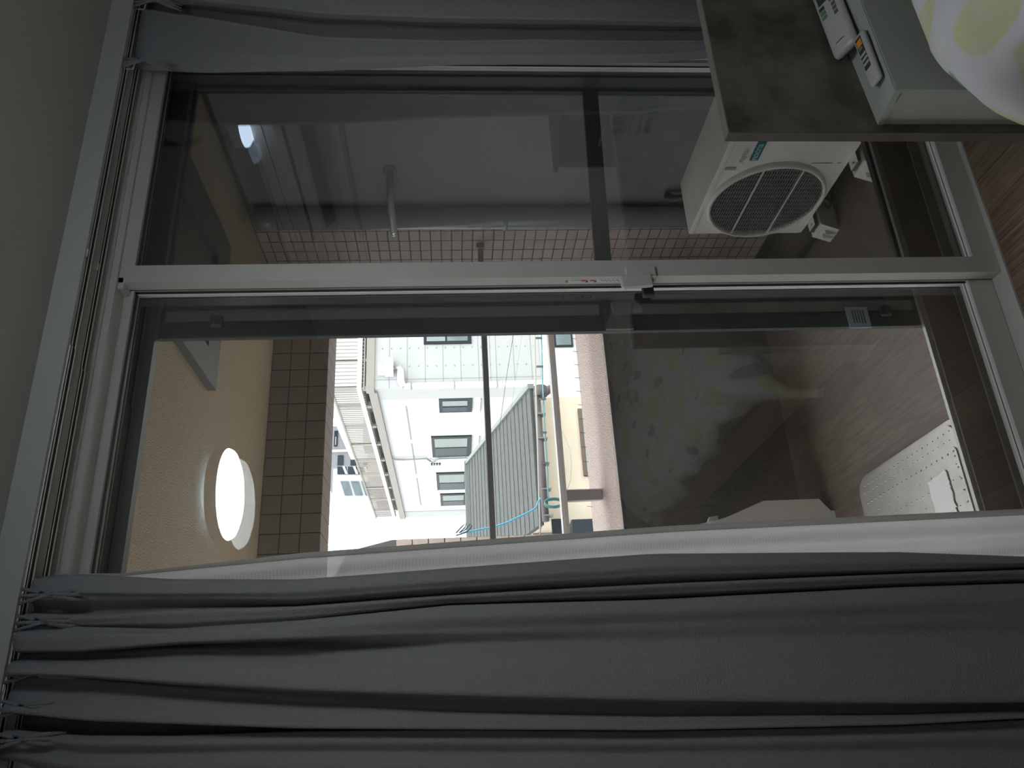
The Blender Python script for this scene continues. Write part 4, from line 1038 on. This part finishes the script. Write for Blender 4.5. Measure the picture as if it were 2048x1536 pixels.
# --- cables
def cable(name, pts, Y, r, m, label, extra=None):
    P3 = [tuple(at(x, y, 1, Y if not isinstance(Y, list) else Y[i])) for i, (x, y) in enumerate(pts)]
    e = tag(empty(name, P3[0]), label, 'cable')
    bm = bmesh.new(); tube(bm, P3, r, 6); build('strand', bm, m, e, True)
    return e
c1 = cable('cable_bundle', [(1076, 500), (1080, 600), (1083, 680), (1085, 760), (1088, 830), (1092, 900), (1095, 940), (1096, 990), (1097, 1002)], 6.5, 0.0065, M['cablet'], 'teal cable bundle strung level in front of the cream house')
for (x, y) in ((1082, 676), (1084, 733), (1090, 798), (1091, 865), (1093, 926)):
    p = at(x, y, 1, 6.48); B('cable_tie', (p.x-0.006, p.x+0.006, 6.47, 6.49, p.z-0.01, p.z+0.05), M['cabled'], c1)
p = at(1100, 1004, 1, 6.5)
bm = bmesh.new()
for k in range(3): tube(bm, [(p.x+0.035*math.cos(a)-0.02*k*0.3, 6.5+0.01*k, p.z+0.075*math.sin(a)-0.03) for a in [2*math.pi*q/14 for q in range(15)]], 0.006, 5)
build('coil', bm, M['cablet'], c1)
cable('pale_messenger_wire', [(1063, 500), (1068, 620), (1071, 760), (1075, 880), (1078, 990), (1080, 1050), (1081, 1100)], 6.6, 0.008, M['cablew'], 'pale messenger wire running just under the eave line')
cable('blue_cable', [(1081, 996), (1076, 1004), (1073, 1014), (1064, 1021), (1050, 1028), (1033, 1036), (1012, 1046), (990, 1053), (965, 1058), (935, 1064), (921, 1067)], 6.5, 0.008, M['cableb'], 'bright blue cable sagging from the coil across the slate roof')
cable('thin_wire', [(1040, 560), (1027, 668), (1012, 760), (1002, 835), (998, 860)], 7.5, 0.003, M['cabled'], 'thin dark wire slanting down in front of the grey building')
cable('thin_wire', [(1055, 560), (1044, 668), (1028, 780), (1016, 860)], 7.6, 0.002, M['joint'], 'faint grey wire slanting beside the thin dark one')
cable('thin_wire', [(1083, 700), (1098, 735), (1105, 830), (1112, 840), (1128, 870), (1140, 900), (1143, 930), (1141, 960), (1132, 985)], 6.4, 0.003, M['cablew'], 'slack brownish wire looping over the cream wall')
cable('black_cable_knot', [(912, 1066), (925, 1052), (933, 1046), (930, 1055), (918, 1066), (930, 1060), (940, 1048), (944, 1052), (936, 1062), (922, 1068), (912, 1071)], 6.4, 0.006, M['cabled'], 'tangled black cable knot where the blue cable ends')
